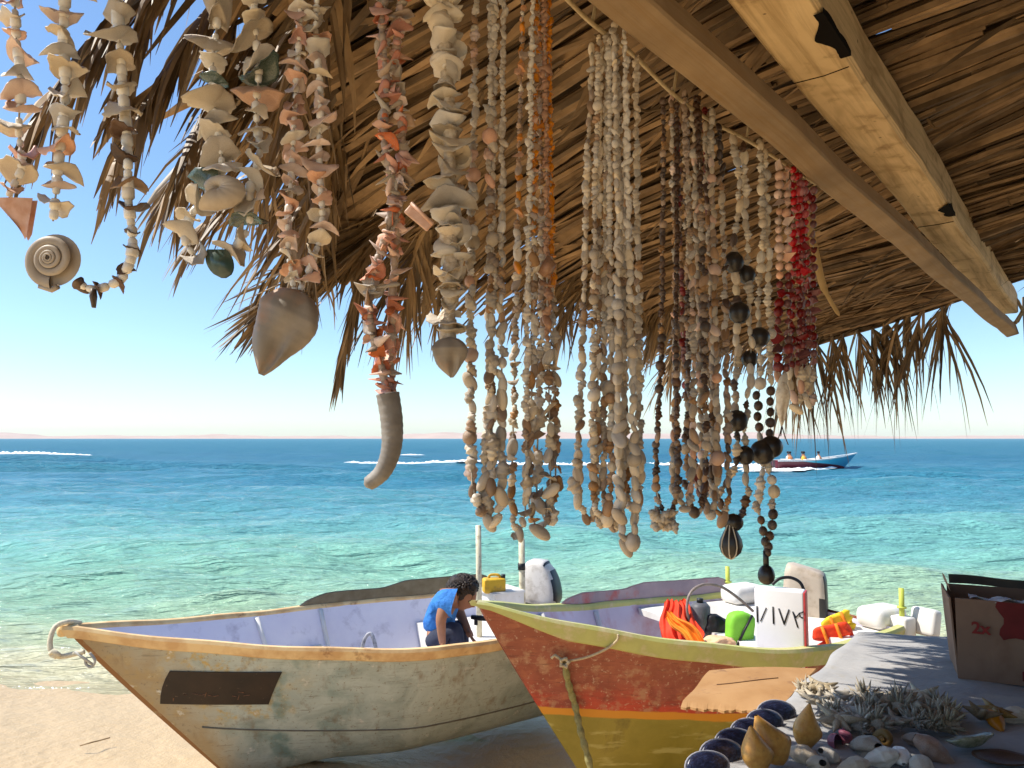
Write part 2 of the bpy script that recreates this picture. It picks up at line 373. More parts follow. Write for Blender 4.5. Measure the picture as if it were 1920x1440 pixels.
# ================================================================== BOATS
class Hull:
    def __init__(s, bow, zm, th, L, B, q, rake, k0=.0, tm=.6, sternw=.85, ebow=.85, emid=.42, dip=0):
        s.dip = dip
        s.bow = V(bow); s.zm, s.th, s.L, s.B, s.q, s.rake, s.k0, s.tm, s.sw, s.eb, s.em = zm, th, L, B, q, rake, k0, tm, sternw, ebow, emid
        s.c = V((math.cos(th), math.sin(th), 0)); s.n = V((math.sin(th), -math.cos(th), 0))
    def w(s, t):
        x = min(t/s.tm, 1)
        w = s.B*(1-(1-x)**s.q)
        if t > s.tm: w *= 1-(1-s.sw)*((t-s.tm)/(1-s.tm))**2
        return w+.022*(1-x)
    def zg(s, t): return s.zm+(s.bow.z-s.zm)*max(0, 1-t/.8)**2
    def zk(s, t): return s.k0-s.dip*max(0, 1-t/.42)**1.5
    def pt(s, t, side, h, out=0):
        e = lerp(s.eb, s.em, min(1, t/.55))
        ww = s.w(t)*max(h, 0)**e + out
        a = s.L*t+s.rake*max(0, 1-h)**1.05*(1-min(t,1))**3 - (out if t == 0 else 0)
        p = V((s.bow.x, s.bow.y, 0))+s.c*a+s.n*(side*ww)
        p.z = lerp(s.zk(t), s.zg(t), h); return p
    def at(s, t, off, z):
        """point on the axis at t, off metres towards the near side, height z"""
        p = V((s.bow.x, s.bow.y, 0))+s.c*(s.L*t)+s.n*off; p.z = z; return p
    def find(s, x, y):
        best = None
        for i in range(1, 100):
            for j in range(10, 100):
                q = proj(s.pt(i/100, 1, j/100)); d = (q[0]-x)**2+(q[1]-y)**2
                if best is None or d < best[0]: best = (d, i/100, j/100)
        d, t, h = best
        for st in (.004, .0015, .0005):
            for _ in range(12):
                c = [((proj(s.pt(t+a*st, 1, h+b_*st))[0]-x)**2+(proj(s.pt(t+a*st, 1, h+b_*st))[1]-y)**2, t+a*st, h+b_*st) for a in (-1,0,1) for b_ in (-1,0,1)]
                d, t, h = min(c)
        return t, h
    def shell(s, mb):
        ts = [(k/36)**1.25 for k in range(37)]; hs = [1-k/13 for k in range(14)]
        prof = [(-1, h) for h in hs]+[(1, h) for h in hs[::-1][1:]]
        n = len(prof)
        vs = [s.pt(t, sd, h) for t in ts for sd, h in prof]; uv = [(t, h) for t in ts for sd, h in prof]
        fs = [(i*n+j, i*n+j+1, (i+1)*n+j+1, (i+1)*n+j) for i in range(len(ts)-1) for j in range(n-1)]
        fs += [tuple(range(n))]                                        # stem face
        mb.add(vs, fs, uv)
        tr = [s.pt(1, sd, h) for sd, h in prof]; mb.add(tr, [tuple(range(n))[::-1]], [(1, h) for sd, h in prof])
    def inner(s, mb, zf, th=.035, t0=.03, t1=.985):
        for side in (-1, 1):
            vs = []; T = [t0+(t1-t0)*k/30 for k in range(31)]; K = 7
            for t in T:
                for k in range(K):
                    z = lerp(s.zg(t)-.005, max(zf, s.zk(t)+.02), k/(K-1)); h = (z-s.zk(t))/(s.zg(t)-s.zk(t))
                    p = s.pt(t, side, h, -min(th, s.w(t)*.6)); p.z = z; vs.append(p)
            fs = [(i*K+j, i*K+j+1, (i+1)*K+j+1, (i+1)*K+j) for i in range(30) for j in range(K-1)]
            mb.add(vs, fs)
        K = 7
        mb.add([s.at(t1, lerp(-1, 1, i/(K-1))*(s.w(1)-.06), z) for i in range(K) for z in (zf, s.zm-.01)], [(2*i, 2*i+1, 2*i+3, 2*i+2) for i in range(K-1)])
    def plank(s, mb, t0, t1, z, thick=.035, inset=.05, o0=None, o1=None):
        """a level board filling the boat between stations t0 and t1"""
        n = 12; up, lo = [], []
        for k in range(n+1):
            t = lerp(t0, t1, k/n)
            for L_, zz in ((up, z), (lo, z-thick)):
                h = max(.03, (zz-s.zk(t))/(s.zg(t)-s.zk(t))); e = lerp(s.eb, s.em, min(1, t/.55)); ww = max(.004, s.w(t)*h**e-inset)
                if t > .001 and h > .03: dt = s.rake*max(0, 1-h)**1.05*(1-t)**3/s.L
                else: dt = s.rake*(1-t)**3/s.L
                a, b_ = (-ww if o0 is None else o0), (ww if o1 is None else o1)
                L_ += [s.at(t+dt, a, zz), s.at(t+dt, b_, zz)]
        vs = up+lo; m_ = 2*(n+1); fs = []
        for k in range(n):
            o = 2*k
            fs += [(o, o+1, o+3, o+2), (m_+o+2, m_+o+3, m_+o+1, m_+o), (o, o+2, m_+o+2, m_+o), (o+3, o+1, m_+o+1, m_+o+3)]
        fs += [(1, 0, m_, m_+1), (2*n, 2*n+1, m_+2*n+1, m_+2*n)]
        mb.add(vs, fs)
    def rail(s, mb, bh, out=.03, inn=.04, top=.01, block=True):
        for side in (-1, 1):
            T = [k/60 for k in range(61)]; sec = [(.006, -bh), (out, -bh+.012), (out, -.012), (out-.014, top), (-inn+.012, top), (-inn, -.003), (-inn, -.016)]; K = len(sec)
            vs = []
            for t in T:
                zg = s.zg(t); hk = zg-s.zk(t)
                for o, dz in sec:
                    q = 1 if block else min(1, .25+t/.2); dz = dz*q if dz < 0 else dz; h = 1+min(dz, 0)/hk; p = s.pt(t, side, h, max(o, -s.w(t)*.9)); p.z = zg+dz+.004*math.sin(t*31+side); vs.append(p)
            fs = [(i*K+j, i*K+(j+1) % K, (i+1)*K+(j+1) % K, (i+1)*K+j) for i in range(60) for j in range(K)]
            fs += [tuple(range(K))[::-1], tuple(60*K+j for j in range(K))]
            mb.add(vs, fs)
        c = s.at(0, 0, s.bow.z)
        if block: mb.rbox(c+s.c*.03+V((0,0,-bh*.35)), (.13, .075, bh*.85), .025, Matrix.Rotation(s.th, 3, 'Z'))

def hull_mat(name, kind):
    m, nt, b = new_mat(name)
    vec = coords(nt); sep = nd(nt, 'ShaderNodeSeparateXYZ'); nt.links.new(vec, sep.inputs[0])
    uvn = nd(nt, 'ShaderNodeTexCoord'); us = nd(nt, 'ShaderNodeSeparateXYZ'); nt.links.new(uvn.outputs['UV'], us.inputs[0])
    n1 = noise(nt, vec, 3.2, 7, .62, .6); n2 = noise(nt, vec, 9, 6, .65); n3 = noise(nt, coords(nt, (1,1,6)), 3.5, 5, .6)
    def mask(v, lo, hi): return ramp(nt, v, [(lo, (0,0,0)), (hi, (1,1,1))])
    if kind == 'grey':
        c = ramp(nt, n1, [(.3, (.33,.38,.35)), (.5, (.45,.5,.46)), (.72, (.25,.295,.265))])
        ft = math_(nt, 'ADD', us.outputs[0], math_(nt, 'MULTIPLY_ADD', n1, .3, -.15))
        c = mix(nt, ramp(nt, ft, [(.03, (1,1,1)), (.22, (0,0,0))]), c, (.36,.27,.15))                 # tan bare patch towards the bow
        hz = math_(nt, 'ADD', sep.outputs['Z'], math_(nt, 'MULTIPLY_ADD', n3, .3, -.15))
        up = math_(nt, 'MULTIPLY', mask(hz, .38, .5), mask(n2, .5, .62))
        c = mix(nt, math_(nt, 'MULTIPLY', up, ramp(nt, us.outputs[0], [(.1, (.2,.2,.2)), (.2, (.9,.9,.9)), (.4, (.0,.0,.0))])), c, (.5,.32,.05))
        teal = math_(nt, 'MULTIPLY', mask(noise(nt, vec, 4.2, 4, .5), .5, .62), ramp(nt, us.outputs[0], [(.2, (0,0,0)), (.28, (.8,.8,.8)), (.36, (.7,.7,.7)), (.5, (0,0,0))]))
        c = mix(nt, teal, c, (.11,.2,.19))
        c = mix(nt, math_(nt, 'MULTIPLY', mask(noise(nt, coords(nt, (1,1,.35)), 7, 5, .7), .56, .7), .6), c, (.2,.13,.065))
        c = mix(nt, mask(n2, .62, .7), c, (.6,.59,.54))
        n4 = noise(nt, coords(nt, (1.2,1.2,14)), 5, 6, .7); c = mix(nt, math_(nt, 'MULTIPLY', mask(n4, .58, .66), .55), c, (.17,.15,.11))
        n5 = noise(nt, vec, 38, 4, .7); c = mix(nt, math_(nt, 'MULTIPLY', mask(n5, .6, .66), .7), c, (.22,.17,.11))
        stem = math_(nt, 'LESS_THAN', math_(nt, 'ADD', us.outputs[0], math_(nt, 'MULTIPLY', us.outputs[1], .012)), .024)
        c = mix(nt, math_(nt, 'MULTIPLY', stem, mask(n2, .3, .42)), c, (.26,.12,.04))
    else:
        z = math_(nt, 'ADD', sep.outputs['Z'], math_(nt, 'MULTIPLY_ADD', n3, .05, -.025))
        zl = math_(nt, 'ADD', z, math_(nt, 'MULTIPLY', us.outputs[0], .1))
        red = ramp(nt, n1, [(.28, (.36,.09,.06)), (.45, (.22,.04,.025)), (.6, (.33,.075,.045)), (.75, (.4,.16,.09))])
        red = mix(nt, math_(nt, 'MULTIPLY', mask(noise(nt, coords(nt, (1,1,2.5)), 6, 6, .65), .52, .66), .8), red, (.43,.13,.06))
        red = mix(nt, ramp(nt, zl, [(.4, (0,0,0)), (.55, (.0,.0,.0)), (.8, (.5,.5,.5))]), red, (.3,.1,.05))
        red = mix(nt, math_(nt, 'MULTIPLY', mask(math_(nt, 'ADD', n1, math_(nt, 'MULTIPLY', n3, .6)), .7, .86), ramp(nt, zl, [(.46, (1,1,1)), (.7, (0,0,0))])), red, (.5,.045,.02))
        red = mix(nt, math_(nt, 'MULTIPLY', mask(n2, .52, .64), .8), red, (.42,.22,.12))
        n4 = noise(nt, coords(nt, (1.2,1.2,12)), 6, 6, .7); red = mix(nt, math_(nt, 'MULTIPLY', mask(n4, .56, .66), .6), red, (.13,.035,.022))
        n5 = noise(nt, vec, 34, 4, .7); red = mix(nt, math_(nt, 'MULTIPLY', mask(n5, .6, .67), .7), red, (.5,.33,.22))
        olive = ramp(nt, n1, [(.3, (.21,.17,.02)), (.6, (.29,.23,.035)), (.75, (.16,.12,.02))])
        olive = mix(nt, mask(noise(nt, coords(nt, (1,1,4)), 3, 5), .56, .64), olive, (.4,.34,.1))
        c = mix(nt, mask(zl, .49, .5), (.6,.25,.02), red)
        c = mix(nt, mask(zl, .435, .445), olive, c)
    nt.links.new(c, b.inputs['Base Color'])
    b.inputs['Specular IOR Level'].default_value = .35
    nt.links.new(math_(nt, 'MULTIPLY_ADD', n2, .3, .35), b.inputs['Roughness'])
    bump(nt, b, math_(nt, 'ADD', n2, math_(nt, 'MULTIPLY', n1, 1.5)), .35, .008)
    return m

def outboard(parent, c, w, h, yaw, mats, lean=.0, style=0):
    """an outboard engine: rounded cowling on a bracket and leg"""
    rot = Matrix.Rotation(yaw, 3, 'Z') @ Matrix.Rotation(lean, 3, 'Y')
    root = link('outboard_motor', None, parent) if False else None
    mb = MB()
    mb.rbox(c+rot @ V((0,0,-h*.52)), (w*.75, w*.6, h*.2), .02, rot)
    mot = mb.build('outboard_motor', mats[2], parent)
    mb = MB(); bm = bmesh.new(); bmesh.ops.create_cube(bm, size=1)
    bmesh.ops.subdivide_edges(bm, edges=bm.edges[:], cuts=5, use_grid_fill=True)
    for v in bm.verts:
        x, y, z = v.co*2; tz = (z+1)/2; ex = 9 if style else 4.5; x00 = x
        rr = (abs(x)**ex+abs(y)**ex+abs(z)**ex)**(1/ex); sc_ = 1/max(rr, 1e-6)
        x, y, z = x*sc_, y*sc_, z*sc_
        if style: x += -.28*tz; x *= 1-.12*tz; z *= 1-.16*(x+1)/2 if z > 0 else 1
        else: x = x*(1-.75*tz**2.2) if x > 0 else x*(1-.12*tz**3)
        y *= 1-.22*tz
        v.co = V((x*w/2, y*w*.38, z*h/2))
    bm.verts.index_update()
    mb.add([rot @ v.co+c for v in bm.verts], [[v.index for v in f.verts] for f in bm.faces])
    for k, f in enumerate(mb.f):
        q = [rot.inverted() @ (mb.v[i]-c) for i in f]; nrm = (q[1]-q[0]).cross(q[2]-q[0]).normalized(); cc = sum(q, V())/len(q)
        if (nrm.x > .75 and not style) or (style and (nrm.x > .6 or cc.x > w*.3)) or cc.z < -h*.44: mb.m[k] = 1
    cw = mb.build('cowling', [mats[0], mats[1]], mot); bm.free()
    mb = MB(); mb.tube([c+rot @ V((.0,0,-h*.6)), c+rot @ V((.04,0,-h*.95)), c+rot @ V((.05,0,-h*1.5))], [w*.2, w*.14, w*.12], 10, flat=.6)
    mb.box(c+rot @ V((.08,0,-h*1.5)), (w*.9, w*.45, .02), rot)
    mb.tube([c+rot @ V((-.08,0,-h*1.65)), c+rot @ V((.16,0,-h*1.65))], [.045, .03], 10)
    mb.build('drive_leg', mats[2], mot)
    mb = MB(); mb.box(c+rot @ V((-w*.55,0,-h*.62)), (w*.3, w*.55, h*.34), rot); mb.tube([c+rot @ V((-w*.4,0,-h*.3)), c+rot @ V((-w*1.1,0,-h*.22))], [.018, .022], 8)
    mb.build('bracket', M_black, mot)
    return mot

# ---- grey boat on the left
hl = Hull((-2.979, 5.058, 1.007), .721, rad(32.2), 3.842, .923, 1.22, 1.14, -.24, emid=.36, dip=.04)
gb = empty('fishing_boat', hl.at(.5, 0, -.2))
tag(gb, 'weathered grey and tan wooden boat with lavender inside, a bent person working in it', 'boat', 'open boats drawn up on the beach')
mb = MB(); hl.shell(mb); mb.build('hull', hull_mat('weathered_grey_hull', 'grey'), gb, angle=50)
M_gun = M('worn_cream_gunwale', (.78,.56,.28), (.62,.38,.17), .6, 7, (1,1,1), .4, .62, .4, .004, dirt=(.28,.12,.05), dscale=6, dlo=.6, dhi=.72)
mb = MB(); mb.tube([hl.pt(t_, 1, .32+.1*(1-t_)**2, .003) for t_ in np.linspace(.1, .99, 40)], .006, 6); mb.tube([hl.pt(t_, -1, .32+.1*(1-t_)**2, .003) for t_ in np.linspace(.1, .99, 40)], .006, 6); mb.build('strake', M('dark_seam', (.16,.15,.12), None, .8), gb)
mb = MB(); hl.rail(mb, .085); mb.build('gunwale', M_gun, gb, angle=40)
mb = MB(); hl.inner(mb, .2); mb.build('inner_lining', M_lav, gb, angle=50)
mb = MB(); hl.plank(mb, .06, .98, .2); mb.build('floor_boards', M('pale_floor', (.6,.57,.52), (.5,.46,.42), .7, 5), gb, angle=40)
mb = MB(); hl.plank(mb, .76, .97, .5, .28); mb.build('stern_deck', M_white, gb, angle=40)
mb = MB(); hl.plank(mb, .43, .5, .46, .04); mb.build('thwart', M('cream_board', (.75,.68,.52), None, .6, 6), gb, angle=40)
def splash(h, t0, t1, hmax, mats):
    mb = MB(); n = 30; K = 5; vs = []
    def hh(q): return hmax*min(1, (q*7)**.6)*(.62+.38*min(1, max(0, (q-.42)/.12)))*(1 if q < .96 else (1-q)/.04)
    for k in range(n+1):
        q = k/n; t = lerp(t0, t1, q)
        for o, z in ((.0, .0), (.012, hh(q)), (-.004, hh(q)+.006), (-.02, hh(q)), (-.022, .0)):
            p = h.pt(t, -1, 1, o+.0); p.z = h.zg(t)+.01+z; vs.append(p)
    fs = [(i*K+j, i*K+(j+1) % K, (i+1)*K+(j+1) % K, (i+1)*K+j) for i in range(n) for j in range(K)]
    fs += [tuple(range(K))[::-1], tuple(n*K+j for j in range(K))]
    mb.add(vs, fs)
    for k, f in enumerate(mb.f):
        if min(mb.v[i].z for i in f) > h.zm+.03 and len(f) == 4 and k % K in (1, 2): mb.m[k] = 1
    return mb
mb = splash(hl, .47, .985, .145, None); mb.build('splash_board', [M('olive_grey_board', (.15,.115,.065), (.2,.16,.1), .7, 12, bmp=.3), M('dark_rubber_trim', (.025,.022,.018), None, .6)], gb, angle=40)
for t, z0 in ((.36, .24), (.52, .24)):
    mb = MB(); mb.tube([hl.at(t, -hl.w(t)*.55, z0), hl.pt(t, -1, .55, -.045), hl.pt(t, -1, .8, -.045), hl.pt(t, -1, .97, -.045)], .02, 6); mb.build('rib', M_white, gb)
# dark name plate, lettering worn to faint traces
corners = [hl.find(*p) for p in ((318,1258), (528,1260), (503,1320), (300,1319))]
def plate(hull, cs, out, nu=14, nv=5):
    mb = MB()
    def fn(i, j):
        a = lerp(cs[0][0], cs[1][0], i), lerp(cs[0][1], cs[1][1], i); b_ = lerp(cs[3][0], cs[2][0], i), lerp(cs[3][1], cs[2][1], i)
        return hull.pt(lerp(a[0], b_[0], j), 1, lerp(a[1], b_[1], j), out)
    mb.grid(fn, nu, nv); 
    def fn2(i, j):
        return fn(i, j)-hull.n*.012
    k = len(mb.v); mb.grid(fn2, nu, nv)
    ring = [i*nv for i in range(nu)]+[(nu-1)*nv+j for j in range(1, nv)]+[i*nv+nv-1 for i in range(nu-2, -1, -1)]+[j for j in range(nv-2, 0, -1)]
    mb.add([], []); L_ = len(ring)
    for a in range(L_): mb.f.append([ring[a], ring[(a+1) % L_], k+ring[(a+1) % L_], k+ring[a]]); mb.m.append(0)
    return mb, fn
mb, pf = plate(hl, corners, .012)
m, nt, b = new_mat('dark_brown_panel')
vec = coords(nt)
c = ramp(nt, noise(nt, vec, 6, 5), [(.35, (.016,.009,.006)), (.65, (.03,.016,.009))])
c = mix(nt, ramp(nt, noise(nt, coords(nt, (1,1,1)), 30, 6, .7), [(.64, (0,0,0)), (.72, (.6,.6,.6))]), c, (.3,.2,.13))
nt.links.new(c, b.inputs['Base Color']); b.inputs['Roughness'].default_value = .7
mb.cur = 1; r = random.Random(11)                            # rubbed off strokes on the plate
for (u, v_, du, dv) in ((.13,.8,.0,.1), (.3,.66,.05,.02), (.36,.7,.06,-.02), (.42,.62,.0,.14), (.44,.7,.07,.04), (.5,.74,.04,-.03), (.7,.6,.05,.02), (.72,.7,.0,.13), (.76,.72,.05,-.03), (.66,.72,.04,.02), (.22,.7,.03,.01)):
    a, b_ = pf(u, v_)+hl.n*.001, pf(min(.98, u+du), min(.95, v_+dv))+hl.n*.001
    mb.tube([a, b_], .0035, 5)
mb.build('name_plate', [m, M('faded_letter_paint', (.22,.11,.06), (.07,.04,.028), .8, 90)], gb, angle=40)
outboard(gb, P(1016, 1092, 7.15), .4, .42, rad(-22), (M('pale_grey_cowling', (.66,.63,.6), (.56,.53,.5), .35, 4, dirt=(.4,.36,.32), dscale=9), M('dark_cowling_band', (.03,.035,.045), None, .4), M_black), .1)
M_pole = M('cream_pole', (.72,.66,.48), (.6,.53,.36), .5, 12, dirt=(.35,.28,.18), dscale=20)
for (x, y0, y1, Y, rr) in ((897, 985, 1135, 6.75, .026), (978, 1010, 1125, 6.95, .03)):
    mb = MB(); a, b_ = P(x, y0, Y), P(x+2, y1, Y); b_.z = .5; mb.tube([b_, a.lerp(b_, .5), a], rr, 10); pl = mb.build('pole', M_pole, gb)
    if x > 950: mb = MB(); q = P(x, 1062, Y); mb.tube([q-V((0,0,.03)), q+V((0,0,.03))], rr+.006, 10); mb.build('band', M_black, pl)
mb = MB(); mb.box(P(940, 1118, 6.95), (.3, .3, .14), Matrix.Rotation(rad(32), 3, 'Z')); mb.box(P(938, 1109, 6.95)+V((0,0,.012)), (.33, .33, .02), Matrix.Rotation(rad(32), 3, 'Z')); mb.build('stern_locker', M_white, gb, angle=30)

t = empty('fuel_can', P(926, 1110, 6.85)); tag(t, 'yellow plastic fuel can behind the bent person in the grey boat', 'fuel can')
M_yel = M('yellow_plastic', (.72,.45,.04), (.62,.36,.03), .45, 5, dirt=(.35,.22,.05), dscale=14)
mb = MB(); q = P(926, 1097, 6.85); mb.rbox(q, (.2, .12, .13), .02, Matrix.Rotation(rad(15), 3, 'Z')); mb.build('can_body', M_yel, t)
mb = MB(); mb.tube(smooth_path([q+V((-.05,0,.06)), q+V((-.03,0,.09)), q+V((.04,0,.09)), q+V((.06,0,.06))], 5), .012, 8); mb.build('handle', M_yel, t)
mb = MB(); mb.tube([q+V((.085,0,.06)), q+V((.085,0,.095))], .02, 10); mb.build('cap', M_black, t)

mb = MB(); a = P(884, 1157, 6.2); b_ = P(918, 1161, 6.15)
mb.tube([a, a.lerp(b_, .5), b_], [.018, .022, .016], 8); mb.rbox(a.lerp(b_, .25)-V((0,0,.03)), (.03, .02, .06), .006)
tag(mb.build('hand_tool', M_black), 'black hand tool lying on the white stern deck beside the person', 'tool')
mb = MB(); q = P(691, 1195, 6.35); q.z = .47
mb.tube(smooth_path([q+V((-.06,0,0)), q+V((-.03,0,.12)), q+V((.02,.02,.15)), q+V((.07,0,.02))], 5), .016, 7); mb.rbox(q+V((0,0,.02)), (.16, .09, .04), .012)
tag(mb.build('metal_fitting', M('dull_metal', (.5,.5,.52), (.2,.2,.22), .4, 30)), 'small metal fitting standing on the thwart of the grey boat', 'boat fitting')

# bow rope of the grey boat: two turns of white rope round the bow, a steel shackle below
t = empty('bow_rope', hl.at(0, 0, .9)); tag(t, 'thick cream rope looped round the bow of the grey boat', 'rope')
bp = hl.at(0, 0, hl.bow.z)
M_wrope = M('cream_rope', (.72,.66,.5), (.55,.48,.34), .9, 90, bmp=.8, bdist=.004, bscale=150)
mb = MB()
pts = [P(150,1168,5.2), P(128,1166,5.05), P(104,1175,4.98), P(94,1200,4.94), P(97,1222,4.93), P(112,1231,4.95), P(140,1226,4.97), P(158,1222,4.98)]
mb.tube(smooth_path(pts, 6), .017, 8); mb.build('rope_loop', M_wrope, t)
mb = MB(); q = P(103,1225,4.93); mb.tube([q+V((-.02,-.01,.0)), q+V((0,-.02,.02)), q+V((.03,-.01,-.01)), q+V((.01,0,-.02)), q+V((-.02,-.01,.0))], .018, 8); mb.build('knot', M_wrope, t)
mb = MB(); mb.tube([P(140,1222,4.96), P(174,1246,4.98)], .009, 8); mb.tube(smooth_path([P(168,1224,4.98), P(178,1238,4.98), P(172,1250,4.98), P(162,1246,4.98), P(160,1236,4.98)], 5), .009, 8)
mb.build('shackle', M('worn_steel', (.3,.29,.27), (.5,.48,.42), .4, 40), t)

# ---- red boat in the middle
k = .93; eye = V((0,0,H))
def sc93(p): return eye+(V(p)-eye)*k
bw = sc93((-.24, 5.213, 1.132)); zmr = H+(.75-H)*k
hr = Hull(bw, zmr, rad(27.9), 3.376*k, .939*k, 1.22, .92, -.2, emid=.36, dip=.02)
rb = empty('fishing_boat', hr.at(.5, 0, 0))
tag(rb, 'red and olive boat with pale green gunwale and orange stripe, its bow towards the water pole', 'boat', 'open boats drawn up on the beach')
rb['label'] = 'red and olive boat with a pale green rail and an orange stripe'
mb = MB(); hr.shell(mb); mb.build('hull', hull_mat('red_olive_hull', 'red'), rb, angle=50)
M_grn = M('pale_green_gunwale', (.5,.5,.17), (.4,.4,.13), .6, 7, (1,1,1), .35, .65, .3, .004, dirt=(.6,.52,.3), dscale=7, dlo=.5, dhi=.68)
mb = MB(); hr.rail(mb, .125, .032, .045, .01, False); mb.build('gunwale', M_grn, rb, angle=40)
mb = MB(); hr.inner(mb, .3); mb.build('inner_lining', M('mauve_lining', (.6,.56,.68), (.52,.48,.6), .6, 3, dirt=(.45,.25,.3), dscale=2.5, dlo=.5, dhi=.7), rb, angle=50)
mb = MB(); hr.plank(mb, .1, .98, .32); mb.build('floor_boards', M_white, rb, angle=40)
mb = MB(); hr.plank(mb, .22, .34, zmr-.1, .03); mb.build('thwart', M_lav, rb, angle=40)
mb = MB(); hr.plank(mb, .6, .68, zmr-.04, .05); mb.build('thwart', M_white, rb, angle=40)
mb = MB(); hr.plank(mb, .82, .975, zmr-.05, .2); mb.build('stern_deck', M_white, rb, angle=40)
mb = splash(hr, .3, .93, .13, None); mb.build('splash_board', [M('mauve_board', (.3,.24,.28), (.38,.3,.33), .65, 7, dirt=(.42,.12,.12), dscale=4, dlo=.5, dhi=.66), M('dark_trim', (.1,.07,.08), None, .6)], rb, angle=40)
for t in (.2, .42):
    mb = MB(); mb.tube([hr.pt(t, -1, .5, -.05), hr.pt(t, -1, .75, -.05), hr.pt(t, -1, .96, -.05)], .022, 6); mb.build('rib', M_white, rb)
outboard(rb, P(1516, 1112, 6.3), .36, .44, rad(-26), (M('beige_cowling', (.55,.46,.36), (.47,.38,.29), .5, 5, dirt=(.36,.28,.2), dscale=10), M('shaded_cowling_side', (.05,.048,.045), None, .45), M_black), .14, 1)  # right side of the beige cowling coloured dark to stand for its shade
M_ypost = M('yellow_green_post', (.55,.6,.1), (.45,.5,.08), .5, 8)
for side, xx, yy0, yy1 in ((-1, 1364, 1062, 1108), (1, 1690, 1103, 1160)):
    q = hr.pt(.985, side, 1, -.1); q.z = zmr
    Y = q.y
    a = P(xx, yy0, Y); b_ = P(xx+1, yy1, Y)
    mb = MB(); mb.rbox(V((b_.x, b_.y, (b_.z+zmr-.06)/2)), (.13, .15, max(.1, b_.z-zmr+.1)), .02, Matrix.Rotation(hr.th, 3, 'Z'))
    sd = V((b_.x, b_.y, zmr))-hr.n*.17*(1 if side > 0 else -1)
    mb.rbox(sd+V((0,0,.03)), (.34, .24, .16), .06, Matrix.Rotation(hr.th, 3, 'Z'))
    if side > 0: mb.rbox(V((b_.x+.16, b_.y-.03, zmr+.03)), (.1, .2, .2), .03, Matrix.Rotation(hr.th, 3, 'Z') @ Matrix.Rotation(rad(12), 3, 'Y'))
    cb = mb.build('stern_block', M_white, rb)
    mb = MB(); mb.tube([b_-V((0,0,.03)), a], .02, 8); mb.tube([b_.lerp(a, .35), b_.lerp(a, .4)], .035, 8); mb.build('post', M_ypost, cb)
mb = MB(); mb.tube(smooth_path([P(1296,1180,5.6), P(1288,1140,5.62), P(1296,1110,5.65), P(1320,1096,5.7), P(1352,1100,5.8), P(1385,1122,5.9), P(1412,1146,5.95)], 6), .011, 8); mb.build('steering_pipe', M('dull_pipe', (.3,.24,.2), (.18,.14,.12), .4, 30), rb)
# rope from the gunwale to the stem eye, its thick end hanging down the stem
t = empty('bow_rope', hr.pt(.08, 1, .6, .03)); tag(t, 'olive rope knotted at the stem of the red boat with its end hanging down', 'rope')
def onh(x, y, out): 
    a, b_ = hr.find(x, y); return hr.pt(a, 1, b_, out)
pts = [onh(1150,1186,.05), onh(1147,1196,.06), onh(1130,1213,.045), onh(1095,1229,.04), onh(1052,1237,.045)]
mb = MB(); mb.tube(smooth_path(pts, 6), .008, 8); mb.build('thin_line', M_rope, t)
mb = MB(); q = onh(1050,1236,.05)
for k in range(5):
    a = k*1.3; mb.tube([q+V((.02*math.cos(a), -.02, .02*math.sin(a))), q+V((.03*math.cos(a+1.2), -.035, .03*math.sin(a+1.2))), q+V((.02*math.cos(a+2.4), -.02, .02*math.sin(a+2.4)))], .012, 7)
mb.tube([q, q+V((-.06,-.01,.04)), q+V((-.08,0,.02))], .011, 7)
mb.build('knot', M_rope, t)
pts = [q, onh(1060,1280,.04), onh(1072,1320,.04)]
last = pts[-1]; pts += [last+V((.03,-.05,-.14)), last+V((.075,-.1,-.3)), last+V((.12,-.14,-.52))]
mb = MB(); pp = smooth_path(pts, 10); mb.tube(pp, [.021+.004*math.sin(i*1.3) for i in range(len(pp))], 9); mb.build('hanging_end', M('mossy_rope', (.3,.27,.11), (.2,.17,.06), .9, 40, bmp=.8, bdist=.006, bscale=80), t)

# white upright box with painted marks, at the side of the red boat
q0 = P(1462, 1103, 5.15); zb = .42; cw, ch, cd = .315, q0.z-zb, .12
rot = Matrix.Rotation(rad(-28), 3, 'Z'); ctr = V((q0.x, q0.y, zb+ch/2))
t = empty('upright_box', (q0.x, q0.y, zb)); tag(t, 'tall white box with black strokes on its front, red side, standing in the red boat', 'box')
M_red = M('red_panel', (.5,.05,.05), (.42,.04,.04), .5, 8)
mb = MB(); mb.rbox(ctr, (cw, cd, ch), .012, rot); mb.build('box_body', M('white_board', (.8,.78,.77), (.74,.72,.71), .5, 4, dirt=(.6,.55,.55), dscale=5, dlo=.6, dhi=.85), t)
mb = MB(); mb.rbox(ctr+rot @ V((cw/2+.004,0,0)), (.014, cd*.96, ch*.985), .004, rot); mb.build('side_panel', M_red, t)
mb = MB(); fw = lambda u, v_: ctr+rot @ V((cw*(u-.5), -cd/2-.0015, 0))+V((0,0,v_))
def stroke(mb, pts, w=.010):
    for a, b_ in zip(pts[:-1], pts[1:]):
        a3, b3 = fw(*a), fw(*b_); d = b3-a3; L_ = d.length; ax = (rot @ V((1,0,0))); 
        an = math.atan2(d.z, d.dot(ax)); R_ = rot @ Matrix.Rotation(-an, 3, 'Y')
        mb.box((a3+b3)/2, (L_+w*.6, .003, w), R_)
zt = q0.z-ctr.z
def yv(y): return zt-(y-1103)*5.15/1400
stroke(mb, [(.05,yv(1137)), (.055,yv(1164))]); stroke(mb, [(.24,yv(1138)), (.12,yv(1162))], .007); stroke(mb, [(.38,yv(1135)), (.385,yv(1164))])
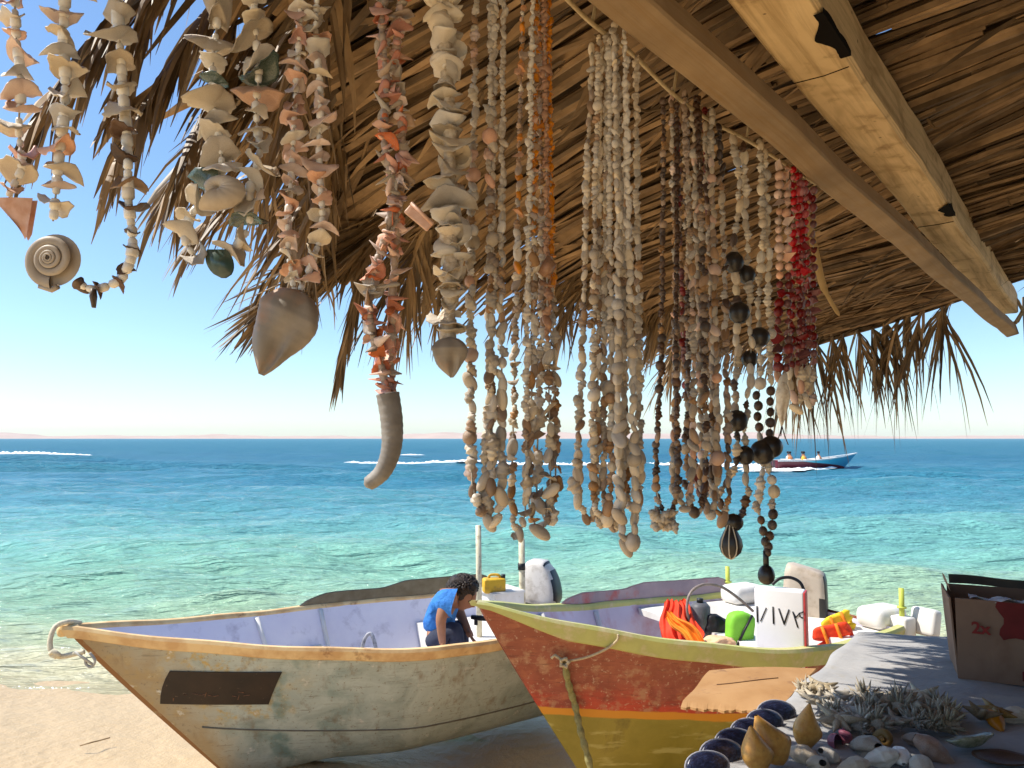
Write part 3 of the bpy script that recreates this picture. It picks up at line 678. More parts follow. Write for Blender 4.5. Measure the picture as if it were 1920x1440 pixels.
stroke(mb, [(.5,yv(1137)), (.6,yv(1163)), (.7,yv(1137))]); stroke(mb, [(.78,yv(1140)), (.87,yv(1166))], .009); stroke(mb, [(.78,yv(1140)), (.84,yv(1149)), (.9,yv(1142))], .007); stroke(mb, [(.99,yv(1138)), (.91,yv(1141)), (.92,yv(1147)), (.98,yv(1149))], .007)
mb.build('painted_marks', M_black, t)
mb = MB(); mb.tube(smooth_path([P(1448,1096,5.17), P(1462,1085,5.17), P(1482,1083,5.17), P(1500,1092,5.17), P(1508,1108,5.17)], 6), .011, 8); mb.build('handle', M_black, t)

def puffy(mb, c, size, rot, r=.3, seed=0, amp=.1):
    bm = bmesh.new(); bmesh.ops.create_cube(bm, size=1); bmesh.ops.subdivide_edges(bm, edges=bm.edges[:], cuts=6, use_grid_fill=True)
    rr = random.Random(seed); ph = [rr.uniform(0, 6) for _ in range(6)]
    for v in bm.verts:
        p = v.co*2; n = (abs(p.x)**4+abs(p.y)**4+abs(p.z)**4)**.25; p = p/n
        s_ = 1+amp*(math.sin(p.x*5+ph[0])+math.sin(p.y*6+ph[1]+p.x*3)+math.sin(p.z*5+ph[2]-p.x*4))*.5
        v.co = V((p.x*size[0]/2*s_, p.y*size[1]/2*s_, p.z*size[2]/2*s_))
    bm.verts.index_update()
    mb.add([(rot @ v.co)+V(c) for v in bm.verts], [[v.index for v in f.verts] for f in bm.faces]); bm.free()
def life_jacket(loc, mats, rot, label, s=1, collar=True):
    t = empty('life_jacket', loc); tag(t, label, 'life jacket', 'life jackets in the red boat'); loc = V(loc)
    for k, x in enumerate((-.085, .085)):
        mb = MB(); puffy(mb, loc+rot @ V((x*s, 0, .2*s)), (.16*s, .07*s, .4*s), rot, seed=k+int(loc.x*10), amp=.12); mb.build('foam_panel', mats[0], t)
    mb = MB(); pts = [loc+rot @ V((.12*s*math.cos(a), .02+.05*math.sin(a), (.37+.055*math.sin(a))*s)) for a in [0, .6, 1.2, 1.6, 2.2, 2.8, 3.14]]
    mb.tube(smooth_path(pts, 4), .035*s, 9); mb.build('collar', mats[0], t)
    mb = MB()
    for z in (.12, .28): mb.tube([loc+rot @ V((q*s, -.05*s*(1-abs(q)/.26)-.01, z*s+.02*q)) for q in (-.18, -.09, 0, .09, .18)], .012, 6)
    mb.build('strap', mats[1], t)
    return t
M_or = M('orange_red_fabric', (.85,.06,.015), (.7,.04,.01), .7, 14, bmp=.4, bdist=.01)
M_or2 = M('orange_fabric', (.9,.28,.02), (.8,.2,.015), .7, 14, bmp=.4, bdist=.01)
M_yel2 = M('yellow_fabric', (.85,.6,.03), (.8,.5,.02), .7, 14, bmp=.4, bdist=.01)
def drape(top, tip, w0, w1, folds, seed, mats, label, name='draped_cloth', bulge=.05):
    rr = random.Random(seed); ph = [rr.uniform(0, 6) for _ in range(4)]; ax = V(tip)-V(top); rt_ = ax.cross(V((0,-1,0))).normalized(); nr = rt_.cross(ax).normalized()
    if nr.y > 0: nr = -nr
    mb = MB()
    def fn(i, j, th=0):
        q = j; u = i-.5; w = lerp(w0, w1, q**.7)*(1 if q < .75 else 1-.45*((q-.75)/.25)**2)
        d = bulge*math.sin(math.pi*min(1, q*.9+.1))*(1-4*u*u)*.9+.018*math.sin(u*folds*6.28+ph[0]+q*2.5)*(.4+q)+.012*math.sin(u*folds*14+ph[1]-q*5)
        return V(top)+ax*(q+.03*math.sin(u*9+ph[2]))+rt_*(u*w+.01*math.sin(q*9+ph[3]))+nr*(d+th)
    nu, nv = 40, 26; mb.grid(fn, nu, nv); k = len(mb.v); mb.grid(lambda i, j: fn(1-i, j, -.006), nu, nv)
    ring = [i*nv for i in range(nu)]+[(nu-1)*nv+j for j in range(1, nv)]+[i*nv+nv-1 for i in range(nu-2, -1, -1)]+[j for j in range(nv-2, 0, -1)]
    mir = lambda q: k+(nu-1-q//nv)*nv+q % nv
    for a_ in range(len(ring)): q0_, q1_ = ring[a_], ring[(a_+1) % len(ring)]; mb.f.append([q0_, q1_, mir(q1_), mir(q0_)]); mb.m.append(0)
    return tag(mb.build(name, mats), label, 'cloth')
drape(P(1264,1127,5.75), P(1282,1208,5.45), .15, .34, 2.2, 3, M_or, 'bright orange red cloth draped over the cargo in the red boat')
drape(P(1250,1150,5.5), P(1316,1208,5.3), .05, .13, 1.2, 5, M_or2, 'orange yellow strip of cloth lying over the bright orange red cloth', bulge=.03)
mb = MB(); puffy(mb, P(1345,1206,5.35), (.2,.12,.08), Matrix.Rotation(.2, 3, 'Z'), seed=12, amp=.22); tag(mb.build('cloth_bundle', M('pale_peach_cloth', (.75,.5,.3), (.66,.4,.22), .85, 12, bmp=.6, bdist=.02)), 'crumpled peach cloth bundle below the lime green bag', 'cloth')
life_jacket(P(1530,1206,5.6), (M_or, M_or2), Matrix.Rotation(rad(-10), 3, 'Z') @ Matrix.Rotation(rad(75), 3, 'Y'), 'dark orange life jacket in the stern beside the white box', .62)
life_jacket(P(1548,1188,5.75), (M_yel2, M_or2), Matrix.Rotation(rad(10), 3, 'Z') @ Matrix.Rotation(rad(70), 3, 'Y'), 'yellow life jacket in the stern of the red boat', .6)
t = empty('green_bag', P(1388,1205,5.5)); tag(t, 'lime green bag with a black strap in the red boat', 'bag')
q = P(1388,1178,5.5); rg = Matrix.Rotation(rad(15), 3, 'Z') @ Matrix.Rotation(rad(8), 3, 'Y')
mb = MB(); puffy(mb, q, (.2,.12,.23), rg, seed=4, amp=.05); mb.build('bag_body', M('lime_fabric', (.25,.62,.05), (.2,.52,.04), .6, 10, bmp=.3), t)
mb = MB(); mb.tube([q+rg @ V((-.05,-.064,-.11)), q+rg @ V((-.01,-.068,0)), q+rg @ V((.045,-.064,.11))], .009, 6); mb.build('strap', M_black, t)
t = empty('grey_canister', P(1312,1186,5.75)); tag(t, 'dark grey canister beside the life jackets in the red boat', 'canister')
q = P(1313,1160,5.75); mb = MB(); mb.tube([q-V((0,0,.14)), q-V((0,0,.12)), q+V((0,0,.09)), q+V((0,0,.12))], [.06,.075,.075,.05], 14); mb.build('canister_body', M('grey_plastic', (.1,.1,.11), (.15,.15,.16), .5, 6), t)
mb = MB(); mb.tube([q+V((0,0,.12)), q+V((0,0,.15))], .025, 10); mb.build('cap', M_black, t)
mb = MB(); q = P(1342,1175,5.7); puffy(mb, q, (.15,.1,.16), Matrix.Rotation(.3, 3, 'Y'), seed=8, amp=.15); tag(mb.build('black_bag', M_black), 'small black bag between the grey canister and the lime green bag', 'bag')

# ---- the speedboat out at sea
hs = Hull(P(1606, 849, 60) , 0, math.pi+.12, 7.0, .95, 1.9, 1.4, WZ-.05, .6, .8)
hs.bow.z = P(1606, 849, 60).z; hs.zm = P(1460, 862, 60).z
sb = empty('speedboat', hs.at(.5, 0, WZ)); tag(sb, 'blue and turquoise speedboat with dark red bottom racing to the right at sea', 'boat')
m, nt, b = new_mat('blue_speedboat_paint'); vec = coords(nt); sep = nd(nt, 'ShaderNodeSeparateXYZ'); nt.links.new(vec, sep.inputs[0])
uvn = nd(nt, 'ShaderNodeTexCoord'); us = nd(nt, 'ShaderNodeSeparateXYZ'); nt.links.new(uvn.outputs['UV'], us.inputs[0])
c = ramp(nt, us.outputs[0], [(.1, (.05,.3,.48)), (.5, (.09,.58,.72)), (.8, (.16,.72,.8))])
hb = math_(nt, 'ADD', us.outputs[1], math_(nt, 'MULTIPLY', us.outputs[0], -.9))
c = mix(nt, ramp(nt, hb, [(.24, (1,1,1)), (.27, (0,0,0))]), c, (.13,.012,.025))
nt.links.new(c, b.inputs['Base Color']); b.inputs['Roughness'].default_value = .35
mb = MB(); hs.shell(mb)
mb.build('hull', m, sb, angle=50)
mb = MB(); hs.rail(mb, .1, .05, .08); mb.build('gunwale', M('bright_rail', (.8,.8,.78), None, .5), sb, angle=40)
mb = MB(); hs.inner(mb, .35, .05, .2); hs.plank(mb, .25, .98, .35); mb.build('inner_lining', M_white, sb, angle=50)
for t in (.45, .62, .8): mb = MB(); hs.plank(mb, t, t+.06, .62, .05); mb.build('bench', M_white, sb, angle=40)
mb = MB(); q = hs.at(1.04, 0, .75); mb.rbox(q, (.4,.4,.55), .1); mb.tube([q-V((0,0,.2)), q-V((0,0,1))], [.14,.1], 8); mb.build('outboard_motor', M('mid_grey_plastic', (.2,.2,.2), None, .5), sb)
M_skin = M('tan_skin', (.36,.17,.095), (.3,.14,.075), .6, 12, spec=.3)
M_hair = M('dark_hair', (.014,.01,.008), (.05,.032,.022), .42, 60, bmp=.8, bdist=.01, bscale=90)

def skinned(name, verts, edges, radii, mat, parent, sub=2, root=0):
    off = WL[parent.name] if parent is not None else V((0,0,0))
    me = bpy.data.meshes.new(name); me.from_pydata([tuple(V(v)-off) for v in verts], edges, [])
    o = bpy.data.objects.new(name, me); col.objects.link(o)
    md = o.modifiers.new('skin', 'SKIN'); md.use_smooth_shade = True; md.branch_smoothing = .6
    for k, sv in enumerate(me.skin_vertices[0].data):
        rr = radii[k]; sv.radius = rr if hasattr(rr, '__len__') else (rr, rr); sv.use_root = (k == root)
    s2 = o.modifiers.new('sub', 'SUBSURF'); s2.levels = sub; s2.render_levels = sub
    dg = bpy.context.evaluated_depsgraph_get(); dg.update()
    nm = bpy.data.meshes.new_from_object(o.evaluated_get(dg)); o.modifiers.clear(); o.data = nm; bpy.data.meshes.remove(me)
    nm.name = name; nm.materials.clear(); nm.materials.append(mat); nm.polygons.foreach_set('use_smooth', [True]*len(nm.polygons))
    if parent is not None: o.parent = parent
    WL[o.name] = off
    return o
def head_mesh(mb, c, fwd, up, s=1.0):
    """an egg-shaped head with brow, eye hollows, nose, lips and chin; c is the middle of the skull"""
    fwd = fwd.normalized(); rt = fwd.cross(up).normalized(); up = rt.cross(fwd)
    n, m_ = 28, 22
    def fn(i, j):
        a = 2*math.pi*i; q = math.pi*j; x = math.sin(q)*math.cos(a); y = math.sin(q)*math.sin(a); z = math.cos(q)
        fx = x*.098; sy = y*.074; uz = z*.118
        if z < 0: sy *= 1+.32*z*abs(z); fx = fx*(1+.28*z*abs(z)) + (-z)*.018*max(0, x)
        if x > 0:
            k = x**3
            fx += .024*math.exp(-((y/.13)**2+((z+.22)/.15)**2))*k + .008*math.exp(-((y/.09)**2+((z+.02)/.22)**2))*k
            fx += .008*math.exp(-((y/.24)**2+((z+.55)/.07)**2))*k - .005*math.exp(-((y/.3)**2+((z+.64)/.04)**2))*k + .008*math.exp(-((y/.25)**2+((z+.88)/.12)**2))
            for sg in (-1, 1): fx -= .012*math.exp(-(((y-sg*.4)/.17)**2+((z-.02)/.13)**2))*k
            fx += .005*math.exp(-((z-.2)/.1)**2)*k
        return c+(fwd*fx+rt*sy+up*uz)*s
    mb.grid(fn, n, m_, closed_u=True)
    for sg in (-1, 1):
        e = c+(rt*(.073*sg)-fwd*.008-up*.01)*s; vs = []
        mb.tube([e-up*.03*s, e+rt*sg*.012*s-fwd*.008*s, e+up*.028*s+rt*sg*.01*s-fwd*.01*s], [.008*s, .013*s, .01*s], 8)

# passengers of the speedboat: small seated people
def passenger(t, off, shirt, label):
    b0 = hs.at(t, off, .28); f = -hs.c; rt = hs.n; u = V((0,0,1))
    root = empty('person', b0); tag(root, label, 'person', 'passengers in the speedboat')
    v = [b0+u*.12, b0+u*.35, b0+u*.55, b0+u*.66, b0+u*.8]
    e = [(0,1),(1,2),(2,3),(3,4)]; rr = [.16,.15,.14,.07,.11]
    for sg in (-1, 1):
        k = len(v); v += [b0+rt*sg*.2+u*.53, b0+rt*sg*.24+u*.3+f*.08, b0+rt*sg*.16+u*.18+f*.3]; e += [(2,k),(k,k+1),(k+1,k+2)]; rr += [.08,.06,.045]
        k = len(v); v += [b0+rt*sg*.1+u*.1, b0+rt*sg*.12+u*.12+f*.42, b0+rt*sg*.12-u*.25+f*.45]; e += [(0,k),(k,k+1),(k+1,k+2)]; rr += [.1,.08,.05]
    skinned('body', v, e, rr, M_skin, root, 1)
    mb = MB(); mb.tube([b0+u*.08, b0+u*.3, b0+u*.5, b0+u*.6], [.2,.19,.19,.1], 10); mb.build('shirt', shirt, root)
    mb = MB(); puffy(mb, b0+u*.87-f*.02, (.2,.2,.16), Matrix.Identity(3), amp=.05); mb.build('hair', M_hair, root)
sh = [M('white_shirt', (.75,.72,.66)), M('yellow_shirt', (.75,.48,.06)), M('orange_shirt', (.6,.22,.08)), M('dark_shirt', (.05,.05,.07))]
for a in ((.44, .25, sh[0], 'passenger in white nearest the bow of the speedboat'), (.63, .3, sh[3], 'passenger in a dark shirt amidships in the speedboat'), (.66, -.3, sh[1], 'passenger in a yellow shirt amidships in the speedboat'), (.8, .3, sh[0], 'passenger in white sitting aft in the speedboat'), (.82, -.25, sh[2], 'passenger in an orange shirt aft in the speedboat')): passenger(*a)
# white water thrown up along the speedboat's side
mb = MB(); foam_strip(mb, [hs.at(.42, -.75, WZ), hs.at(.7, -1.1, WZ), hs.at(1.0, -1.3, WZ), hs.at(1.4, -1.0, WZ)], [.12,.4,.6,.8], 6); foam_strip(mb, [hs.at(.55, -1.0, WZ+.12), hs.at(.8, -1.2, WZ+.2), hs.at(1.3, -1.1, WZ+.15)], [.1,.3,.4], 8)
tag(mb.build('bow_spray', M_foam), None, None, kind='stuff')

# ---- the person bent over in the grey boat
def pp(x, y, Y): return P(x, y, Y)
per = empty('person', V((pp(825,1200,6.05).x, 6.05, .24))); tag(per, 'person in a blue T-shirt and dark trousers bending down inside the grey boat', 'person')
hip = pp(818,1196,6.1); waist = pp(822,1170,6.1); chest = pp(836,1135,6.06); nk0 = pp(850,1116,6.02); nk1 = pp(860,1116,6.0)
headc = pp(870,1116,5.98)
shl = pp(842,1116,5.86); shr = pp(848,1112,6.24)
elb = pp(826,1160,5.8); wri = pp(829,1200,5.82); han = pp(831,1212,5.82)
elr = pp(862,1150,6.26); wrr = pp(876,1178,6.14); har = pp(880,1187,6.12)
hL = pp(812,1199,6.0); hR = pp(822,1197,6.2)
knL = pp(858,1178,5.95); knR = pp(868,1174,6.2)
anL = V((pp(846,1200,5.95).x, 5.96, .3)); anR = V((pp(858,1200,6.2).x, 6.22, .3))
toL = anL+V((.16,-.03,-.05)); toR = anR+V((.16,.02,-.05))
v = [hip, waist, chest, nk0, nk1, shl, elb, wri, han, shr, elr, wrr, har, hL, knL, anL, toL, hR, knR, anR, toR]
e = [(0,1),(1,2),(2,3),(3,4),(2,5),(5,6),(6,7),(7,8),(2,9),(9,10),(10,11),(11,12),(0,13),(13,14),(14,15),(15,16),(0,17),(17,18),(18,19),(19,20)]
rr = [.13,.12,.13,.065,.055,.062,.045,.03,.026,.062,.045,.03,.026,.095,.062,.045,.032,.095,.062,.045,.032]
body = skinned('body', v, e, rr, M_skin, per, 2)
mb = MB(); f = V((.8,-.3,-.52)); head_mesh(mb, headc, f, V((.35,-.1,.93)), 1.0)
fing = []
for hnd, wr_ in ((han, wri), (har, wrr)):
    d = (hnd-wr_).normalized(); sd = d.cross(V((1,0,0))).normalized()
    mb.tube([wr_, hnd, hnd+d*.03], [.026,.034,.03], 8, flat=.6)
    for q in range(4):
        o = hnd+d*.03+sd*(q-1.5)*.017; L_ = (.055,.068,.07,.058)[q]; mb.tube([o, o+d*L_*.5+V((.006,0,0)), o+d*L_+V((.02,0,0))], [.009,.0085,.006], 6)
    o = hnd+sd*.034; mb.tube([o-d*.02, o+sd*.018+d*.02, o+sd*.02+d*.045], [.011,.01,.007], 6)
# join head and hands to the body mesh so that the body stays one object
bm = bmesh.new(); bm.from_mesh(body.data); tmp = mb.mesh('tmp', M_skin, WL[per.name]); bm.from_mesh(tmp); bm.to_mesh(body.data); bm.free(); bpy.data.meshes.remove(tmp)
M_shirt = M('blue_cotton', (.05,.24,.62), (.03,.15,.46), .8, 11, bmp=1, bdist=.04, bscale=11)
M_navy = M('dark_navy_cotton', (.03,.035,.06), (.045,.05,.075), .85, 16, bmp=.4, bdist=.01)
M_gtr = M('grey_cotton', (.2,.2,.2), (.27,.26,.25), .85, 14, bmp=.4, bdist=.01)
vs_ = [hip.lerp(waist, .25), waist, chest, nk0.lerp(chest, -.1), shl+(shl-shr)*.02, shl.lerp(elb, .8), shr, shr.lerp(elr, .8)]
skinned('shirt', vs_, [(0,1),(1,2),(2,3),(2,4),(4,5),(2,6),(6,7)], [.165,.16,.185,.098,.112,.085,.112,.085], M_shirt, per, 2)
skinned('trousers', [hip.lerp(waist, .2), hip, hL, knL, anL, hR, knR, anR], [(0,1),(1,2),(2,3),(3,4),(1,5),(5,6),(6,7)], [.13,.15,.115,.085,.065,.115,.085,.065], M_navy, per, 2)
mb = MB(); puffy(mb, headc+V((-.012,.012,.05)), (.225,.19,.19), Matrix.Rotation(.35, 3, 'Y'), seed=3, amp=.06)
r = random.Random(4)
for k in range(420):
    d = V((r.gauss(-.15,.6), r.gauss(.1,.6), r.uniform(.0,1))).normalized(); o = headc+V((-.012,.012,.05))+V((d.x*.1, d.y*.085, d.z*.085)); tn = d.cross(V((r.gauss(0,1), r.gauss(0,1), r.gauss(0,1)))).normalized()
    b3 = d.cross(tn); mb.tube([o, o+d*.02+tn*.012, o+d*.026+tn*.026+b3*.01, o+d*.012+tn*.034+b3*.02, o+tn*.026+b3*.03], [.008,.0085,.008,.006,.002], 5)
mb.build('hair', M_hair, per)

# ================================================================== PALM SHADE HUT
A0 = P(1440, 0, 1.1); A1 = P(1882, 588, 3.9)
A0.z = A1.z = (A0.z+A1.z)/2
Bd = (A1-A0).normalized(); Wd = V((-Bd.y, Bd.x, 0))
SMAX = (A1-A0).length
ZR = A0.z+.115
def roof(s, v, k=0):
    z = ZR-.2*v - .35*max(0, v-.85)**1.6 + .03*math.sin(s*2.1+v*1.7)+.03*math.sin(s*5.3-v*2.9)+k
    p = V((A0.x, A0.y, 0))+Bd*s+Wd*v; p.z = z; return p
hut = empty('palm_shade_hut', V((2.78, 4.0, .3)))
tag(hut, 'thatched palm leaf shade roof on rough wooden beams over the shell stall', 'shade hut')
r = random.Random(21)
EAVE = lambda s: 1.12+.1*math.sin(s*3.1)+.06*math.sin(s*7.7+1)-.6*min(1, max(0, (-.2-s)/.4))+.07*min(1, max(0, (s-.7)/.5))
mb = MB()
def strip(s, v0, v1, k, w, ang, kind):
    mb.rn = r.random(); n = 7; pts = []
    bow = r.uniform(-.03, .03)
    for i in range(n):
        t = i/(n-1); v = lerp(v0, v1, t); pts.append(roof(s+ang*(v-(v0+v1)/2)+bow*math.sin(t*3.14), v, k+r.uniform(-.004,.004)))
    if kind == 0: mb.tube(pts, [w*(1-.3*i/n) for i in range(n)], 5)
    else:
        nn = (V((0,0,-1))+V((r.gauss(0,.35), r.gauss(0,.35), 0))).normalized()
        mb.blade(pts, [w*(.5+.5*min(1, 3*i/n, 3*(n-1-i)/n+.15)) for i in range(n)], nn, .5)
s = -2.4
while s < SMAX+.06:                                           # leaf ribs lying side by side on the underside
    for seg in range(3):
        v0 = -2.7+seg*1.35+r.uniform(-.3,.3); strip(s+r.uniform(-.008,.008), v0, min(v0+r.uniform(1.3,1.8), EAVE(s)+r.uniform(-.1,.12)), r.uniform(0,.018), r.uniform(.005,.0105), r.gauss(0,.022)*(1 if seg < 2 else 2.4), 0)
        if r.random() < .42: v0 = r.uniform(-2.7, .6); strip(s, v0, min(v0+r.uniform(.8,1.6), EAVE(s)+.05), r.uniform(-.006,.012), r.uniform(.02,.042), r.gauss(0,.06), 1)
    s += r.uniform(.015,.028)
for lay, (step, w0, w1, k, an) in enumerate(((.02,.018,.034,.03,.05), (.02,.024,.045,.05,.07), (.03,.05,.08,.075,.07))):
    s = -2.5
    while s < SMAX+.1:
        for seg in range(4):
            if r.random() < .2: continue
            v0 = -2.8+seg*1.02+r.uniform(-.3,.3)
            strip(s+r.uniform(-.02,.02), v0, min(v0+r.uniform(1.1,1.6), EAVE(s)+r.uniform(-.15,.15)), k+r.uniform(-.008,.012), r.uniform(w0,w1), r.gauss(0,an), 1)
        s += step*r.uniform(.7,1.3)
# stray ribs and bits of leaf poking down under the thatch
for k in range(420):
    s_, v = r.uniform(-.6, SMAX), r.uniform(.0, 1.15) if r.random() < .75 else r.uniform(-2.2, 0); v = min(v, EAVE(s_)-.05); p = roof(s_, v, -.004); mb.rn = r.random()
    d = (Wd*r.uniform(.5,1)+Bd*r.gauss(0,.28)+V((0,0,-r.uniform(.02,.3)))).normalized(); L_ = r.uniform(.12,.42); pts = [p]; c = V(p)
    for q in range(4): c = c+d*L_/4; pts.append(V(c)); d = (d+V((r.gauss(0,.06), r.gauss(0,.06), -r.uniform(0,.14)))).normalized()
    w = r.uniform(.008,.026); mb.blade(pts, [w*.5, w, w, w*.7, w*.1], V((r.gauss(0,.5), r.gauss(0,.5), -1)).normalized(), r.uniform(.2,.7))
for k in range(60):
    s_, v = r.uniform(-.3, 3.4), r.uniform(-1.6, 1.0); p = roof(s_, v, -.01); mb.rn = r.random()
    q = p+Wd*r.uniform(-.25,.25)+Bd*r.uniform(-.06,.06)-V((0,0,r.uniform(.01,.05)))
    mb.tube([p, p.lerp(q, .5)-V((0,0,.012)), q], [.004,.0035,.0015], 5)
mb.build('thatch', M_thatch, hut, attr=True, smooth=False)

def beam_mesh(a, b_, w, h, roll=0):
    mb = MB(); n = 40; d = (b_-a).normalized(); sd = d.cross(V((0,0,1))).normalized(); up = sd.cross(d); rr = random.Random(int(w*1000))
    sd, up = sd*math.cos(roll)+up*math.sin(roll), up*math.cos(roll)-sd*math.sin(roll)
    uvs = []; sec = [(-1,-.86),(-.86,-1),(.86,-1),(1,-.86),(1,.86),(.86,1),(-.86,1),(-1,.86)]; vs = []
    for i in range(n+1):
        p = a.lerp(b_, i/n); wob = .003*math.sin(i*.7)+rr.uniform(-.0015,.0015)
        vs += [p+sd*(x*w/2+wob)+up*(z*h/2+rr.uniform(-.0012,.0012)) for x, z in sec]; uvs += [(i/n*(b_-a).length+.01, .02+k_*.06) for k_ in range(8)]
    fs = [(i*8+j, (i+1)*8+j, (i+1)*8+(j+1) % 8, i*8+(j+1) % 8) for i in range(n) for j in range(8)]+[tuple(range(8)), tuple(n*8+j for j in range(8))[::-1]]
    mb.add(vs, fs, uvs); return mb, d, sd, up
wA = .112
a = A0-Bd*1.6+V((0,0,.06)); b_ = A1+Bd*.12+V((0,0,.06))
mb, d, sd, up = beam_mesh(a, b_, wA, .11); bmA = mb.build('beam', M_wood, hut, angle=35); bmA['label'] = 'thick pale yellow beam with black marks'
def notch(cx, cy, ln, w, seed):
    """flat black patch standing for a dark cut notch, wrapping the lower right arris of the beam"""
    best = min(((proj(a+(b_-a)*k/600-up*.055+sd*wA*.5), k/600) for k in range(100, 600)), key=lambda q: (q[0][0]-cx)**2+(q[0][1]-cy)**2)
    L0 = best[1]*(b_-a).length; rr = random.Random(seed); mb = MB(); n = 22
    vs = []
    for i in range(n):
        p = a+d*(L0+(i/(n-1)-.5)*ln); e = 1-abs(i/(n-1)-.5)*1.2
        wl = w*e*(.8+.25*math.sin(i*.5+seed)+rr.uniform(-.04,.04))+.005; wr_ = w*.5*e*(.8+.3*math.sin(i*.45+seed*2)+rr.uniform(-.05,.05))+.004
        c = p+sd*(wA/2+.0035)-up*(.0585)
        vs += [c-sd*wl, c-sd*.005, c, c+up*wr_]
    mb.add(vs, [(i*4+j, i*4+j+1, (i+1)*4+j+1, (i+1)*4+j) for i in range(n-1) for j in range(3)])
    mb.build('notch_patch', M_matt_black, bmA, smooth=False)
notch(1505, 105, .17, .03, 3); notch(1716, 436, .13, .035, 5); 
mb = MB(); 
for cx, cy in ((1500,142),(1712,420)):
    best = min(((proj(a+(b_-a)*k/600-up*.056), k/600) for k in range(100, 600)), key=lambda q: (q[0][1]-cy)**2)
    p = a+(b_-a)*best[1]-up*.0562; mb.tube([p-sd*.054, p+d*.004, p+sd*.045-d*.004], .0012, 4)
mb.build('seam', M_matt_black, bmA)
B0 = P(1192, 0, 1.03); B1 = P(1886, 612, 3.86); a2 = B0-(B1-B0).normalized()*.9; b2 = B1+(B1-B0).normalized()*.2
mb, d2, sd2, up2 = beam_mesh(a2, b2, .06, .055, .25); o = mb.build('beam', M_wood2, hut, angle=35); o['label'] = 'thinner brown beam that the necklaces hang beside'
mb = MB(); pz = A1+Bd*.1+V((.17,.0,0))
mb.tube([V((pz.x+.03, pz.y, .1)), V((pz.x+.02, pz.y+.01, 1.4)), V((pz.x, pz.y, A1.z+.1))], [.075,.07,.065], 14); mb.build('post', M_wood2, hut)
# purlins on the far side of the ridge and twine stitched over the leaf ribs
for v in (-1.25,):
    pts = [roof(s_, v, -.02) for s_ in np.linspace(-2, SMAX, 14)]; mb = MB(); mb.tube(pts, .022, 8); mb.build('purlin', M_wood2, hut)
def lash(v, s0, s1, seed, step=.045, rw=.035):
    rr = random.Random(seed); mb = MB(); s_ = s0
    while s_ < s1:
        mb.tube([roof(s_, v-rw, -.006), roof(s_+step*.4, v, -.02), roof(s_+step*.8, v+rw, -.006)], .0042, 5)
        mb.tube([roof(s_+step*.8, v-rw, -.006), roof(s_+step*.4, v+.004, -.016), roof(s_, v+rw, -.006)], .0042, 5)
        s_ += step*rr.uniform(.8,1.25)
    pts = [roof(q, v, -.014) for q in np.linspace(s0, s1, 30)]; mb.tube(pts, .007, 6)
    mb.build('twine_lashing', M_twine, hut)
lash(-.62, .2, 2.6, 1, .05, .02)
mb = MB()
for k in range(16):
    a_ = k*.9; c = A1+Bd*(.06+.012*k*.5); mb.tube([c+sd*(.075*math.cos(a_))+up*(.02+.08*math.sin(a_)), c+sd*(.075*math.cos(a_+.8))+up*(.02+.08*math.sin(a_+.8)), c+sd*(.075*math.cos(a_+1.6))+up*(.02+.08*math.sin(a_+1.6))], .008, 6)
mb.build('rope_binding', M_rope, hut)

def frond(root, dirn, length, droop, ll, nl, seed, spread=1.0, width=.014, curl=.6, parent=hut, side=None, trim=0):
    """one dry palm frond: a drooping rib with two rows of narrow leaflets, tips bent down"""
    rr = random.Random(seed); dirn = dirn.normalized(); mb = MB(); mb.rn = rr.random()
    rt = dirn.cross(V((0,0,1))).normalized() if side is None else side
    n = 14; pts = []; d = V(dirn); p = V(root)
    for i in range(n): pts.append(V(p)); p = p+d*(length/(n-1)); d = (d+V((0,0,-droop/n))+rt*rr.gauss(0,.01)).normalized()
    mb.tube(pts, [lerp(.011, .002, i/(n-1)) for i in range(n)], 6)
    for k in range(nl):
        t = (k+.5)/nl; f_ = t*(n-1); i = min(int(f_), n-2); q = pts[i].lerp(pts[i+1], f_-i); tan = (pts[i+1]-pts[i]).normalized()
        for sg in (-1, 1):
            if rr.random() < .06: continue
            mb.rn = min(1, max(0, rr.gauss(.5,.28)))
            L_ = ll*(.55+.75*math.sin(math.pi*(.15+.75*t)))*rr.uniform(.6,1.15)
            w = width*rr.uniform(.55,1.2)
            dd = (tan*rr.uniform(.55,1.0)+rt*sg*spread*rr.uniform(.25,.8)+V((0,0,rr.gauss(-.1,.16)))).normalized()
            lp = [V(q)]; c = V(q); g = curl*rr.uniform(.4,1.6)
            for m_ in range(4):
                c = c+dd*(L_/4); lp.append(V(c)); dd = (dd+V((0,0,-g*.3))+V((rr.gauss(0,.05), rr.gauss(0,.05), 0))).normalized()
            nn = (rt*sg*rr.gauss(0,.5)+V((rr.gauss(0,.3), rr.gauss(0,.3), 1))).normalized()
            mb.blade(lp, [w*.6, w, w*.85, w*.5, w*.06], nn, rr.uniform(.2,.6))
    return mb.build('frond', M_leaf, parent, attr=True, smooth=False)
k = 0
s = -.45
while s < SMAX+.05:                                           # along the eave towards the sea
    v = EAVE(s)-r.uniform(.1,.35)
    frond(roof(s, v, r.uniform(.0,.05)), Wd+Bd*r.gauss(0,.25)+V((0,0,r.uniform(-.4,-.2))), r.uniform(.22,.42), r.uniform(.8,1.9), r.uniform(.14,.28), 20, 100+k, spread=.8, curl=r.uniform(.5,1.3)); k += 1
    s += r.uniform(.09,.17)
v = .22
